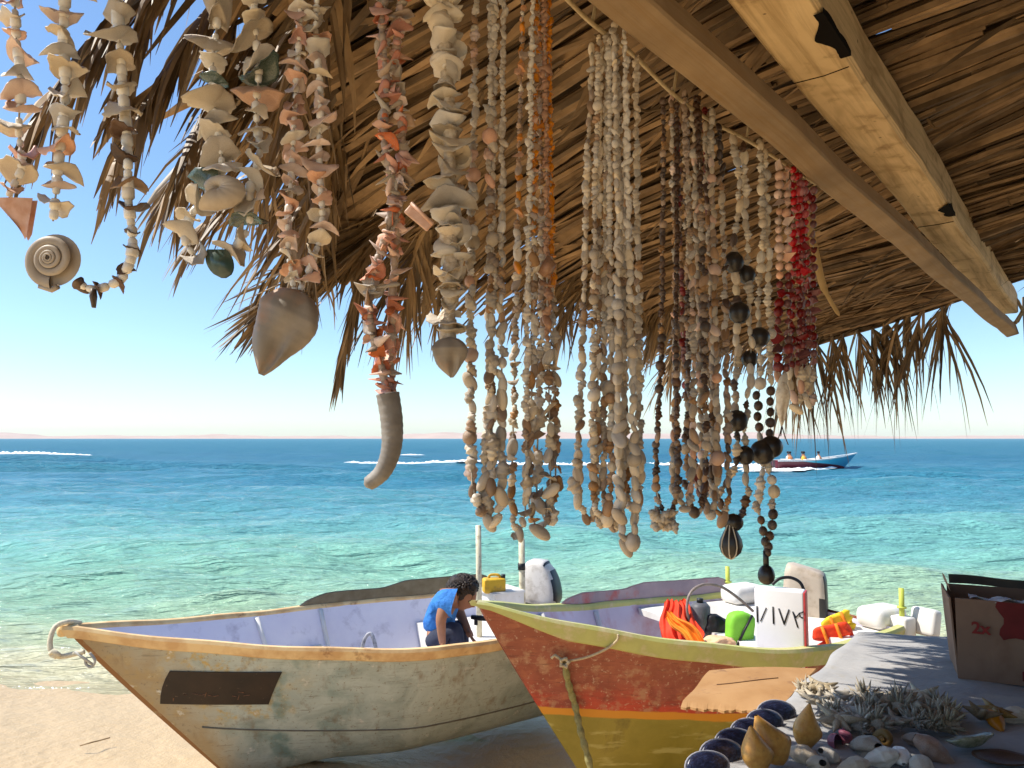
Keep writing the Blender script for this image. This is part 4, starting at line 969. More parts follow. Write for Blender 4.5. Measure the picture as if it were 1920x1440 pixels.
while v < 1.15:                                               # along the gable end
    frond(roof(SMAX-.05, v, r.uniform(-.02,.03)), Bd*.7+Wd*r.gauss(.15,.25)+V((0,0,r.uniform(-.5,-.15))), r.uniform(.12,.24), r.uniform(1.0,2.0), r.uniform(.3,.48)*(1+.35*max(0, v)), 9, 300+k, spread=.4, width=.019, curl=r.uniform(1.0,1.6)); k += 1
    v += r.uniform(.05,.085)
# big fronds that stick out: the broom-like sunlit one and the ragged ones at the left end
def rooted(x, y, Y, tx, ty, tY, length, droop, ll, nl, seed, **kw):
    """a frond whose butt is pushed into the underside of the thatch"""
    Yr = .6
    while Yr < 4:
        p = P(x, y, Yr); q = p-V((A0.x, A0.y, p.z)); s_, v = q.dot(Bd), q.dot(Wd)
        if p.z > roof(s_, v).z+.01: break
        Yr += .02
    f_ = min(1.3, Yr/Y); a_ = P(x, y, Yr); b_ = P(tx, ty, tY*Yr/Y); d_ = (b_-a_).normalized()
    frond(a_-d_*.12, b_-a_, length*f_+.1, droop, ll*f_, nl, seed, **kw)
rooted(760,395,2.15,455,585,2.1,.5,.12,.26,84, 501, spread=.3, width=.017, curl=.12)
rooted(720,440,2.2,470,560,2.2,.42,.2,.22,64, 502, spread=.28, width=.016, curl=.2)
rooted(700,420,2.1,625,690,2.1,.42,.25,.2,30, 503, spread=.3, curl=.2)
rooted(560,120,1.9,250,300,1.75,.5,.5,.26,46, 504, spread=.7, curl=.8)
rooted(480,60,1.75,300,240,1.7,.42,.9,.28,44, 505, spread=.8, curl=.9)
rooted(420,-20,1.65,170,180,1.5,.5,.8,.26,44, 506, spread=.8, curl=.9)
rooted(320,-60,1.5,60,110,1.4,.48,.7,.22,40, 507, spread=.7, curl=.9)
rooted(300,-50,1.5,150,330,1.5,.34,.3,.16,26, 508, spread=.4, curl=.5)
rooted(430,40,1.7,395,330,1.7,.36,.3,.18,34, 509, spread=.5, curl=.6)
rooted(560,280,1.95,330,370,1.85,.4,.7,.2,34, 510, spread=.6, curl=.8)
rooted(640,250,2.0,540,520,2.0,.42,.3,.2,34, 511, spread=.5, curl=.5)
# unseen reed screen added on the landward side to darken the hut inside
def screen(p0, p1, name):
    mb = MB(); L_ = (p1-p0).length; n = int(L_/.035); rr = random.Random(int(L_*100))
    for i in range(n):
        q = p0.lerp(p1, (i+rr.uniform(.2,.8))/n); mb.rn = rr.random(); o = V((rr.gauss(0,.006), rr.gauss(0,.006), 0)); top = q.z
        mb.tube([V((q.x, q.y, .35)), V((q.x, q.y, lerp(.35, top, .5)))+o, V((q.x, q.y, top))-o], rr.uniform(.016,.024), 5)
    for z in (.7, 1.5, 2.3): mb.tube([V((p0.x, p0.y, z)), V((p1.x, p1.y, z))], .02, 6)
    mb.build(name, M_thatch, hut, attr=True)
screen(roof(-2.3, -2.55, -.02), roof(SMAX-.2, -2.55, -.02), 'unseen_reed_screen')
# pale strip of leaf that hangs by the red necklaces
mb = MB(); mb.blade(smooth_path([P(1482,318,1.78), P(1512,400,1.8), P(1530,480,1.8), P(1545,540,1.82), P(1574,592,1.84)], 5), [.006]*6+[.02]*10+[.012]*4+[.004], V((0,-1,.2)), .4)
tag(mb.build('leaf_strip', M('pale_straw', (.6,.42,.2), (.5,.33,.14), .7, 20)), 'long pale strip of dry leaf dangling beside the red necklaces', 'leaf')

# ================================================================== SHELLS
CACHE = {}
def shape(kind):
    mb = MB(); rr = random.Random(sum(map(ord, kind))*7)
    k = kind.rstrip('0123456789')
    if k == 'cowrie':
        def fn(i, j):
            a = 2*math.pi*i; q = math.pi*j; x, y, z = math.sin(q)*math.cos(a), math.sin(q)*math.sin(a), math.cos(q)
            d = 1-.32*math.exp(-(x/.16)**2)*(y < 0)*(1-z*z); return V((x*.31, y*(.29 if y > 0 else .21)*d, z*.56))
        mb.grid(fn, 16, 9, True)
    elif k == 'nassa':
        def fn(i, j):
            a = 2*math.pi*i; q = j; w = q+i*.14
            rad_ = .32*math.sin(math.pi*min(1, q*.92+.03))**.7*(.55+.45*min(1, q*1.7))*(1+.2*math.sin(w*2*math.pi*3.5)); rad_ *= 1 if q < .97 else .4
            return V((rad_*math.cos(a)+.03*math.sin(q*9), rad_*math.sin(a), .55-1.1*q))
        mb.grid(fn, 10, 14, True)
    elif k == 'bead':
        mb.grid(lambda i, j: V((.42*math.sin(math.pi*j)*math.cos(6.2832*i), .42*math.sin(math.pi*j)*math.sin(6.2832*i), .46*math.cos(math.pi*j))), 10, 7, True)
    elif k == 'chip':
        bm = bmesh.new()
        for _ in range(13): bm.verts.new((rr.gauss(0,.3), rr.gauss(0,.26), rr.gauss(0,.3)))
        bmesh.ops.convex_hull(bm, input=bm.verts[:]); bm.verts.index_update()
        mb.add([v.co.copy() for v in bm.verts], [[v.index for v in f.verts] for f in bm.faces]); bm.free()
    elif k == 'clam':
        el = rr.uniform(.6,.95); bend = rr.uniform(-.15,.5); nr = rr.choice((9,11,14)); hook = rr.uniform(.0,.25)
        def rim(a): return .5*(1+.12*math.cos(a)+.12*math.sin(2*a+rr_)+.07*math.sin(5*a+rr_*3)+.05*math.cos(nr*a))
        rr_ = rr.uniform(0,6)
        def top(i, j, dz):
            a = 2*math.pi*i; q = j; rad_ = rim(a)*q; x, y = rad_*math.cos(a), rad_*math.sin(a)*el
            return V((x, y, .13*(1-q**2)-.07+bend*x*x*1.3+.1*math.sin(a*2+rr_)*q*q+.018*math.cos(nr*a)*q+dz*(1-.6*q)-hook*max(0,q-.7)*.6))
        mb.grid(lambda i, j: top(i, max(j,.02), .026), 22, 6, True); mb.grid(lambda i, j: top(i, max(1-j,.02), -.026), 22, 6, True)
        n = 22*6
        for i in range(22): mb.f.append([i*6+5, ((i+1) % 22)*6+5, n+((i+1) % 22)*6, n+i*6]); mb.m.append(0)
    elif k == 'spike':
        b_ = rr.uniform(-.15,.15); mb.tube([V((-.25,0,0)), V((-.1,.02,.03)), V((.15,.0,b_*.6)), V((.62,.03,b_))], [.1,.2,.14,.015], 7, flat=.55)
    elif k == 'spiral':
        T = 3.6; n, m_ = 84, 12
        def fn(i, j):
            ph = 2*math.pi*T*i; g = math.exp(.19*(ph-2*math.pi*T)); a = 2*math.pi*j; c, s_ = math.cos(a), math.sin(a)
            rc = .36*g; tr = .31*g*(1+.03*math.sin(ph*9)); return V(((rc+tr*c)*math.cos(ph), (rc+tr*c)*math.sin(ph), .62*(1-g)+tr*1.05*s_-.25))
        mb.grid(fn, n, m_+1)
        mb.add([], []); 
    elif k == 'spiny':
        def fn(i, j):
            a = 2*math.pi*i; q = math.pi*j; return V((.3*math.sin(q)*math.cos(a), .24*math.sin(q)*math.sin(a), .17*math.cos(q)+.04*math.cos(3*a)*math.sin(q)))
        mb.grid(fn, 14, 9, True)
        for q in range(46):
            a = rr.uniform(0, 6.28); t = math.acos(rr.uniform(-.2,1)); d = V((math.sin(t)*math.cos(a), math.sin(t)*math.sin(a), math.cos(t))); o = V((d.x*.27, d.y*.21, d.z*.15)); L_ = rr.uniform(.14,.34)
            mb.tube([o, o+d*L_*.5, o+d*L_+V((rr.gauss(0,.03), rr.gauss(0,.03), .03))], [.05,.03,.004], 5)
    elif k == 'star':
        vs = []; 
        for q in range(7):
            a = q*.8976+rr.uniform(-.12,.12); d = V((math.cos(a), math.sin(a), rr.uniform(.0,.45))); L_ = rr.uniform(.4,.6)
            mb.tube([V((0,0,.05)), d*L_*.45+V((0,0,.05)), d*L_+V((0,0,.02+rr.uniform(0,.08)))], [.14,.085,.012], 7)
        mb.grid(lambda i, j: V((.2*math.sin(math.pi*j)*math.cos(6.2832*i), .2*math.sin(math.pi*j)*math.sin(6.2832*i), .06+.13*math.cos(math.pi*j))), 12, 7, True)
    elif k == 'lump':
        ph = [rr.uniform(0,6) for _ in range(4)]
        def fn(i, j):
            a = 6.2832*i; q = j; rad_ = .4*math.sin(math.pi*min(1,q*.9+.06))**.7*(1-.35*q)*(1+.14*max(0,math.sin(6*a+ph[0]))*math.exp(-((q-.35)/.13)**2)+.09*max(0,math.sin(7*a+ph[1]))*math.exp(-((q-.6)/.1)**2)+.05*math.sin(q*26+a))
            gr = .16*math.exp(-((a-3.6)/.3)**2)*math.sin(math.pi*q)
            return V(((rad_-gr)*math.cos(a), (rad_-gr)*math.sin(a)*.8, .55-1.1*q))
        mb.grid(fn, 26, 20, True)
    elif k == 'knob':
        def fn(i, j):
            a = 2*math.pi*i; q = j; rad_ = .5*(math.sin(math.pi*min(1,q*.8+.2))**.8)*(.1+.9*min(1,(q*1.15)**.85)); rad_ *= 1+.3*max(0, math.cos(3*a+1))*math.exp(-((q-.55)/.16)**2)
            return V((rad_*math.cos(a)+.08*q*q, rad_*math.sin(a)*.85, 1-q))
        mb.grid(fn, 18, 16, True)
    elif k == 'dome':
        mb.grid(lambda i, j: V((.5*math.sin(1.571*j)*math.cos(6.2832*i)*(1+.12*math.cos(6.2832*i)), .42*math.sin(1.571*j)*math.sin(6.2832*i), .4*math.cos(1.571*j)+.012*math.sin(j*40)+.012*math.sin(i*6.2832*14)*math.sin(1.571*j))), 56, 20, True)
        pts = [V((.5*math.cos(a)*(1+.12*math.cos(a)), .42*math.sin(a), 0)) for a in [k_*.2618 for k_ in range(25)]]; mb.cur = 1; mb.tube([p*1.05 for p in pts], .03, 6); mb.cur = 0
    elif k == 'dish':
        def fn(i, j, dz=0):
            a = 6.2832*i; return V((.5*j*math.cos(a)*(1+.1*math.cos(a)), .3*j*math.sin(a), .16*j*j+.012*math.sin(5*a+j*7)*j+dz))
        mb.grid(fn, 26, 8, True); mb.grid(lambda i, j: fn(i, 1-j, -.03), 26, 8, True)
        for i in range(26): mb.f.append([i*8+7, ((i+1) % 26)*8+7, 26*8+((i+1) % 26)*8, 26*8+i*8]); mb.m.append(0)
    return mb
def shell_mesh(kind, mats):
    key = (kind, tuple(m.name for m in (mats if isinstance(mats, (list, tuple)) else [mats])))
    if key not in CACHE: CACHE[key] = shape(kind).mesh(kind.rstrip('0123456789')+'_shell', mats, smooth=not kind.startswith('chip'))
    return CACHE[key]
def inst(name, me, parent, pos, rot, size):
    o = bpy.data.objects.new(name, me); col.objects.link(o)
    if parent is not None: o.parent = parent; o.location = V(pos)-WL[parent.name]
    else: o.location = pos
    o.rotation_euler = rot.to_euler(); o.scale = size if hasattr(size, '__len__') else (size,)*3
    return o
def frame(tan, roll):
    """matrix whose Z runs along tan"""
    q = tan.normalized().to_track_quat('Z', 'Y'); return q.to_matrix() @ Matrix.Rotation(roll, 3, 'Z')
def depth(x):
    T = [(-100,.79),(0,.80),(600,.84),(840,.9),(920,.93),(1000,.98),(1150,1.10),(1250,1.28),(1380,1.48),(1430,1.53),(1500,1.68),(1600,1.8)]
    for (x0, d0), (x1, d1) in zip(T[:-1], T[1:]):
        if x <= x1: return lerp(d0, d1, (x-x0)/(x1-x0))
    return 1.8
def walk(pts, step_fn):
    """positions along a polyline; step_fn(i, u) gives the spacing after each"""
    seg = [(pts[i+1]-pts[i]).length for i in range(len(pts)-1)]; tot = sum(seg); d = 0; i = 0; acc = 0; n = 0; out = []
    while d < tot:
        while i < len(seg)-1 and acc+seg[i] < d: acc += seg[i]; i += 1
        t = min(1, (d-acc)/max(seg[i], 1e-9)); out.append((pts[i].lerp(pts[i+1], t), (pts[i+1]-pts[i]).normalized(), d/tot)); d += step_fn(n, d/tot); n += 1
    return out
def string(name, label, cat, px, Y, pick, group, spacer=None, seed=0, partname='shell', dY=.01, cordr=.0012):
    """a threaded necklace or garland: px is the sighted course of the thread; pick(i,u,rr) -> (kind, material, size px, step px, tilt)"""
    rr = random.Random(seed); n = len(px); s_ = Y/FPX
    pts = smooth_path([P(x+rr.uniform(-1.5,1.5), y, Y+dY*i/(n-1)+rr.uniform(-.003,.003)) for i, (x, y) in enumerate(px)], 10)
    root = empty(name, pts[0]); tag(root, label, cat, group)
    mb = MB(); mb.tube(pts, cordr, 4); sp = MB()
    picks = {}
    def step(i, u): picks[i] = pick(i, u, rr); return picks[i][3]*s_
    W_ = walk(pts, step); cnt = 0; extra = MB()
    for i, (p, tan, u) in enumerate(W_):
        kind, mt, size, stp, tilt = picks[i]
        if kind is None: continue
        rot = frame(tan if rr.random() < .7 else -tan, rr.uniform(0, 6.28))
        if tilt: rot = rot @ Matrix.Rotation(rr.gauss(0, tilt), 3, 'X') @ Matrix.Rotation(rr.gauss(0, tilt), 3, 'Y')
        q = p+V((rr.gauss(0,.06), rr.gauss(0,.1), 0))*size*s_; sz = size*s_*rr.uniform(.85,1.15); sv = (sz*rr.uniform(.9,1.1), sz*rr.uniform(.9,1.1), sz)
        if cnt < 97: inst(partname, shell_mesh(kind, mt), root, q, rot, sv); cnt += 1
        else:
            mm = shape(kind); extra.add([rot @ V((v.x*sv[0], v.y*sv[1], v.z*sv[2]))+q for v in mm.v], mm.f); extra.mt = mt
    if extra.v: o = extra.build('small_beads', extra.mt, root); o['kind'] = 'stuff'
    mb.build('cord', M_cord, root)
    if spacer:
        for (p, tan, u) in walk(pts, lambda i, u: spacer[1]*s_*rr.uniform(.7,1.3)):
            c = p; w = spacer[0]*s_*rr.uniform(.7,1.2)
            sp.tube([c-tan*w*.6, c-tan*w*.35, c+tan*w*.35, c+tan*w*.6], [w*.3, w*.5, w*.5, w*.3], 7)
        o = sp.build('spacer_beads', spacer[2], root); o['kind'] = 'stuff'
    return root
def choose(rr, opts):
    t = rr.uniform(0, sum(o[0] for o in opts)); 
    for o in opts:
        t -= o[0]
        if t <= 0: return o[1]
    return opts[-1][1]
def pendant(root, name, mb, mats, **kw): return mb.build(name, mats, root, **kw)

# ---- the rope they hang from, tied along the thin beam
rt = [P(x, y, depth(x)) for x, y in ((-120,-66),(100,-58),(420,-62),(760,-54),(900,-50),(1010,-44))]+[P(1110,44,1.08), P(1180,96,1.16), P(1262,176,1.29), P(1330,225,1.4), P(1400,262,1.5), P(1470,306,1.64), P(1530,345,1.76)]
mb = MB(); mb.tube(smooth_path(rt, 8), .004, 6)
for q in (rt[6], rt[8], rt[10], rt[12]):
    mb.tube([q, q.lerp(q+V((.02,.02,.1)), .5), q+V((.03,.03,.12))], .003, 5)
tag(mb.build('hanging_line', M_rope), 'thin line strung beside the brown beam with all the necklaces on it', 'line')
GG = 'shell garlands with big pieces hanging on the left'; NG = 'bead necklaces hanging from the beam'
# ---- garlands on the left
def pk_clam(mats, w, stp, tilt, var=.25):
    def f(i, u, rr): return ('clam%d' % rr.randint(1, 6), choose(rr, mats), w*rr.uniform(1-var, 1+var), stp*rr.uniform(.75,1.25), tilt)
    return f
string('shell_garland', 'pinkish garland of flat shells at the left edge ending in a pink wedge', 'garland', [(28,-60),(30,60),(40,150),(36,240),(42,310),(18,360),(22,372)], .8, pk_clam([(3,M_sh_pink),(2,M_sh_cream),(1,M_sh_red)], 66, 37, .3), GG, (17, 20, M_clear), 31)
mb = MB(); q = P(22,398,.8); mb.grid(lambda i, j: q+V(((-.022+.044*i)*(1-.75*j)+.012*j, .004*math.sin(3*i), .016-.046*j*(1-abs(i-.65)*.5)))+V((0,-.006*math.sin(3.14*i)*(1-j),0)), 9, 7)
k = len(mb.v); mb.grid(lambda i, j: q+V(((-.022+.044*i)*(1-.75*j)+.012*j, .009, .016-.046*j*(1-abs(i-.65)*.5))), 9, 7)
rg_ = bpy.data.objects['shell_garland']; mb.build('pendant', M_sh_pink, rg_)
g2 = string('shell_garland', 'looped garland of flat grey shells with a grey spiral disc at its foot', 'garland', [(125,-60),(120,60),(122,180),(112,290),(104,360),(98,415)], .79, pk_clam([(3,M_sh_cream),(2,M_sh_grey),(1,M_sh_pink)], 74, 40, .25), GG, (20, 22, M_clear), 32)
# the other limb of the same garland
def add_limb(root, px, Y, pick, spacer, seed):
    t = string('limb', None, None, px, Y, pick, None, spacer, seed)
    dl = WL[t.name]-WL[root.name]
    for c in list(t.children): c.parent = root; c.location = c.location+dl
    bpy.data.objects.remove(t)
add_limb(g2, [(212,-60),(222,60),(230,170),(238,280),(240,372),(248,440),(246,482),(228,520),(205,535),(176,542),(150,534)], .79, lambda i, u, rr: ('clam%d' % rr.randint(1,6), choose(rr, [(3,M_sh_cream),(2,M_sh_grey)]) if u < .42 else choose(rr, [(2,M_sh_dark),(1,M_sh_brown)]), (72 if u < .68 else 44)*rr.uniform(.85,1.15), (48 if u < .68 else 36), .2), (21, 19, M_clear), 33)
mb = MB(); c = P(97,486,.785); T = 4.4
def fnd(i, j):
    ph = 6.2832*T*i; g = math.exp(.085*(ph-6.2832*T)); a = 6.2832*j; rc = .0252*g; tr = .0068*g
    e = (rc+tr*math.cos(a)); return c+V((e*math.cos(ph+2.2), -.009*(1-g)-tr*.5*math.sin(a), e*math.sin(ph+2.2)*1.0))
mb.grid(fnd, 150, 11); mb.grid(lambda i, j: c+V((.0285*j*math.cos(6.2832*i), .004+.001*j, .0285*j*math.sin(6.2832*i))), 30, 4, True)
mb.tube([c+V((-.012,0,-.029)), c+V((0,.002,-.033)), c+V((.008,0,-.0295))], .003, 6)
mb.build('spiral_disc', M_disc, g2)
mb = MB(); q = P(175,556,.79); mb.tube([q+V((0,0,.008)), q, q-V((-.001,0,.012))], [.004,.0055,.003], 8, flat=.6); mb.build('dark_drop', M_sh_dark, g2)

g3 = string('shell_garland', 'wide garland of broad tan shells gathered round a grey nautilus shell', 'garland', [(402,-60),(405,40),(398,130),(402,210),(415,280),(412,330),(380,375),(352,415),(350,455),(378,492)], .82, pk_clam([(4,M_sh_cream),(2,M_sh_grey),(1,M_abalone),(1,M_sh_pink)], 74, 36, .35), GG, (16, 24, M_clear), 34)
add_limb(g3, [(472,-60),(478,50),(486,130),(480,210),(486,290),(470,350),(468,410),(448,455),(408,492)], .82, pk_clam([(4,M_sh_cream),(2,M_sh_grey),(1,M_abalone),(1,M_sh_orange)], 76, 37, .35), (16, 24, M_clear), 35)
mb = MB(); c = P(410,352,.80); T = 1.8
def fnn(i, j):
    ph = 6.2832*T*i; g = math.exp(.2*(ph-6.2832*T)); a = 6.2832*j; rc = .017*g; tr = .0155*g*(1+.02*math.sin(ph*14))
    e = rc+tr*math.cos(a); return c+V((e*math.cos(-ph+3.0)*1.35, -tr*1.0*math.sin(a), e*math.sin(-ph+3.0)*.85))
mb.grid(fnn, 90, 15); mb.build('nautilus', M('pale_nautilus', (.56,.49,.4), (.42,.35,.28), .4, 30, bmp=.2, bdist=.002), g3)
mb = MB(); q = P(412,494,.82)
mb.grid(lambda i, j: q+V(((i-.5)*.03*math.sqrt(max(.02, 1-(1.9*j-.8)**2*.8)), -.006*math.sin(3.14*i)*math.sin(3.14*j), (.5-j)*.032))+V((.008*(j-.5),0,0)), 10, 9); mb.grid(lambda i, j: q+V(((.5-i)*.03*math.sqrt(max(.02, 1-(1.9*j-.8)**2*.8)), .003, (.5-j)*.032))+V((.008*(j-.5),0,0)), 10, 9)
mb.build('dark_shell', M_abalone, g3)

g4 = string('shell_garland', 'narrow pink shell garland with a big brown-grey conch at its foot', 'garland', [(565,-60),(560,60),(552,200),(548,330),(540,430),(545,500),(552,548)], .84, pk_clam([(4,M_sh_pink),(2,M_sh_cream),(1,M_sh_red)], 50, 24, .35), GG, (13, 15, M_clear), 36)
add_limb(g4, [(598,-60),(592,60),(600,180),(598,300),(604,420),(585,490),(562,546)], .84, pk_clam([(4,M_sh_pink),(2,M_sh_cream),(1,M_sh_red)], 48, 25, .35), (13, 15, M_clear), 37)
def conch(mb, top, tip, w, whorls=5, lip=True, flat=.8, view=V((0,-1,0))):
    ax = (tip-top); L_ = ax.length; ax.normalize(); rt_ = ax.cross(view).normalized(); fr = rt_.cross(ax)
    def fn(i, j):
        a = 6.2832*i; q = j; pr = .42+.58*math.sin(min(1, q/.3)*1.571) if q < .3 else max(.03, 1-((q-.3)/.72)**1.8*.97); pr *= 1 if q > .04 else q/.04
        st = 1+.035*math.sin((q*5+i)*6.2832)*max(0, 1-q/.5)+.008*math.sin(q*70)
        rd = w/2*max(.015, pr)*st*(1+.13*max(0, math.cos(a-1.1)) if lip else 1)
        gr = -.22*w*math.exp(-((a-4.4)/.35)**2)*math.exp(-((q-.62)/.25)**2)
        return top+ax*(L_*q)+rt_*(rd*math.cos(a))-fr*((rd+gr)*math.sin(a)*flat)+rt_*(w*.02*math.sin(q*11+a*2))+fr*(w*.018*math.sin(a*5+q*9))
    mb.grid(fn, 36, 40, True)
mb = MB(); conch(mb, P(566,545,.84), P(488,702,.83), 116*.84/FPX, flat=.6); mb.build('conch', M_conch, g4)

red_opts = [(6,'spike'),(2,'chip'),(3,'clam')]
def pk_red(i, u, rr):
    k_ = choose(rr, red_opts); return (k_+str(rr.randint(1,5)), choose(rr, [(5,M_sh_red),(3,M_sh_pink),(1,M_sh_brown),(1,M_sh_grey)]), {'spike':46,'chip':26,'clam':40}[k_]*rr.uniform(.75,1.3), 9.5*rr.uniform(.7,1.3), .6)
g5 = string('shell_garland', 'thick red garland of jagged shell pieces with a ribbed grey horn below', 'garland', [(722,-60),(716,60),(724,160),(720,260),(738,360),(724,440),(698,520),(694,600),(716,690),(728,742)], .88, pk_red, GG, (15, 12, M_sh_brown), 38)
add_limb(g5, [(760,-60),(748,50),(742,150),(756,260),(752,360),(745,440),(738,540),(735,640),(734,742)], .89, pk_red, (15, 12, M_sh_brown), 39)
pts = smooth_path([P(727,738,.88), P(735,795,.88), P(733,845,.88), P(716,886,.88), P(685,911,.88)], 12); n = len(pts)
hr_ = [(.0172*(1-.42*(i/(n-1))**1.6) if i < n-3 else .0075-.002*(i-n+3))*(1+.022*math.sin(i*2.1)) for i in range(n)]
mb = MB(); mb.tube([p_+(V((.004*math.sin(i*2.1+1),0,0)) if False else V()) for i, p_ in enumerate(pts)], hr_, 16, flat=.8)
mb.build('ribbed_horn', M_horn, g5)
pk_cream = lambda i, u, rr: (('clam%d' % rr.randint(1,6)) if rr.random() < .85 else 'spiral', choose(rr, [(5,M_sh_cream),(2,M_sh_grey)]), (76 if rr.random() < .7 else 60)*rr.uniform(.8,1.15), 17*rr.uniform(.8,1.2), .22)
g6 = string('shell_garland', 'straight cream stack of cupped shells ending in a squat grey shell', 'garland', [(832,-60),(836,100),(842,250),(840,400),(846,520),(842,610),(842,640)], .9, pk_cream, GG, (30, 14, M_sh_grey), 40)
mb = MB(); conch(mb, P(843,632,.9), P(846,708,.9), 66*.9/FPX, lip=True); mb.build('squat_shell', M_conch, g6)
mb = MB(); conch(mb, P(828,-34,.9), P(838,20,.9), 84*.9/FPX); mb.build('pale_conch', M_sh_cream, g6)
# a single broken piece caught between the red and the cream garland
mb = MB(); q = P(786,408,.86); rr_ = Matrix.Rotation(.7, 3, 'Y')
mb.rbox(q, (.036,.005,.014), .002, rr_); mb.tube([q+rr_ @ V((-.018,-.002,.007)), q+rr_ @ V((.018,-.002,.004))], .0025, 6); tag(mb.build('shell_shard', M_sh_pink), 'flat pink shell shard jutting out between the red and the cream garland', 'shell')

# ---- bead necklaces
def loop(xl, xr, yt, xb, yb, wb=26, xml=None, xmr=None, ytr=None):
    xml = xml if xml is not None else lerp(xl, xb-wb, .55); xmr = xmr if xmr is not None else lerp(xr, xb+wb, .55)
    ytr = yt if ytr is None else ytr
    return [(xl, yt), (lerp(xl, xml, .5), lerp(yt, yb, .3)), (xml, lerp(yt, yb, .6)), (xb-wb, yb-95), (xb-wb*.8, yb-38), (xb, yb), (xb+wb*.8, yb-40), (xb+wb, yb-100), (xmr, lerp(ytr, yb, .6)), (lerp(xr, xmr, .5), lerp(ytr, yb, .3)), (xr, ytr)]
def pk(small, big, mats, kinds, ub=.3, jit=.2, accents=None, step=.72, low=None):
    """beads small near the top of both limbs and big near the foot of the loop"""
    def f(i, u, rr):
        h = 1-abs(u-.5)*2; w = small if h < ub else lerp(small, big, min(1, (h-ub)/(.9-ub)))
        w *= rr.uniform(1-jit, 1+jit)*.9; lo_ = low and h > rr.uniform(.3,.6); k_ = choose(rr, low[1] if lo_ else kinds); mt = choose(rr, low[0] if lo_ else mats)
        if accents and rr.random() < accents[0]: w *= accents[2]; mt = accents[1]
        return (k_+(str(rr.randint(1,5)) if k_ in ('chip','clam','spike') else ''), mt, w*rr.uniform(.85,1.15), w*step, .35)
    return f
CW = [(3,'cowrie'),(2,'nassa')]; NS = [(3,'nassa'),(1,'cowrie'),(1,'bead')]
B_ = 'shell_necklace'
string(B_, 'long grey shell necklace whose left strand hangs free beside the cream garland', 'necklace', loop(894,922,-60,902,958,19,884,918), .93, pk(24,36,[(3,M_sh_grey),(2,M_sh_cream),(1,M_sh_brown)],NS,.25,.2,(.1,M_sh_pink,1.2)), NG, None, 51, 'shell_bead')
string(B_, 'long thick shell necklace with round grey beads touching down left of the orange bunch', 'necklace', loop(928,944,-60,924,990,17,920,942), .94, pk(21,36,[(3,M_sh_grey),(2,M_sh_cream),(2,M_sh_brown)],CW,.25,.25), NG, None, 52, 'shell_bead')
string(B_, 'orange-topped necklace with the narrow brown foot, leftmost of the orange bunch', 'necklace', loop(982,1000,-60,972,1008,13,966,990), .97, pk(17,29,[(3,M_sh_orange),(3,M_sh_brown),(1,M_sh_cream)],[(2,'chip'),(2,'nassa'),(2,'cowrie')],.3,.25,step=.7,low=([(3,M_sh_grey),(3,M_sh_brown),(2,M_sh_cream)], [(3,'nassa'),(2,'cowrie'),(1,'clam')])), NG, None, 53, 'shell_bead')
string(B_, 'bright orange necklace in the middle of the orange bunch', 'necklace', loop(1004,1020,-60,1012,998,20,1000,1026), .985, pk(17,36,[(5,M_sh_orange),(1,M_sh_brown)],[(3,'chip'),(1,'nassa')],.35,.25,step=.7,low=([(3,M_sh_grey),(3,M_sh_brown),(2,M_sh_cream)], [(3,'nassa'),(2,'cowrie'),(1,'clam')])), NG, None, 54, 'shell_bead')
string(B_, 'brown and orange necklace ending in pointed shells, rightmost of the orange bunch', 'necklace', loop(1012,1027,-60,1024,978,17,1016,1036), 1.0, pk(17,40,[(2,M_sh_orange),(3,M_sh_brown),(2,M_sh_grey)],[(2,'chip'),(2,'nassa')],.35,.25,step=.7,low=([(3,M_sh_grey),(3,M_sh_brown),(2,M_sh_cream)], [(3,'nassa'),(2,'cowrie'),(1,'clam')])), NG, None, 55, 'shell_bead')
mid = [(4,M_sh_cream),(3,M_sh_grey),(2,M_sh_brown)]
string(B_, 'cream shell necklace at the left of the thick central bunch', 'necklace', loop(1108,1126,92,1102,978,18,1092,1122), 1.10, pk(21,31,mid,CW), NG, None, 56, 'shell_bead')
string(B_, 'second cream necklace from the left in the thick central bunch', 'necklace', loop(1124,1142,72,1128,985,17,1112,1144), 1.085, pk(20,30,mid,NS), NG, None, 57, 'shell_bead')
string(B_, 'third cream necklace from the left in the thick central bunch', 'necklace', loop(1138,1156,62,1150,990,17,1134,1168), 1.11, pk(20,32,mid,CW), NG, None, 58, 'shell_bead')
string(B_, 'pale smooth necklace hanging lowest in the thick central bunch', 'necklace', loop(1152,1170,46,1177,1032,15,1158,1182), 1.07, pk(20,33,[(4,M_sh_grey),(3,M_sh_cream)],[(1,'bead'),(4,'cowrie')],.3,.15), NG, None, 59, 'shell_bead')
string(B_, 'knobbly tan necklace at the right of the thick central bunch', 'necklace', loop(1176,1192,112,1186,960,15,1170,1198,104), 1.13, pk(22,31,mid,CW), NG, None, 60, 'shell_bead')
dk = [(3,M_sh_brown),(3,M_sh_dark),(2,M_sh_grey)]; lt = [(3,M_sh_grey),(2,M_sh_brown),(1,M_sh_pink)]
n10 = string(B_, 'thin black necklace with a starry cluster of pale shells at its foot', 'necklace', loop(1244,1270,190,1250,968,20,1240,1268), 1.29, pk(17,21,[(5,M_sh_dark),(2,M_sh_brown)],NS), NG, None, 61, 'shell_bead')
for k in range(16):
    a_ = R.uniform(0, 6.28); inst('shell', shell_mesh('nassa', M_sh_grey), n10, P(1250+R.uniform(-24,22), 968+R.uniform(-26,22), 1.285+R.uniform(-.012,.01)), Matrix.Rotation(a_, 3, 'Y') @ Matrix.Rotation(R.uniform(-.7,.7), 3, 'X'), 27*1.29/FPX)
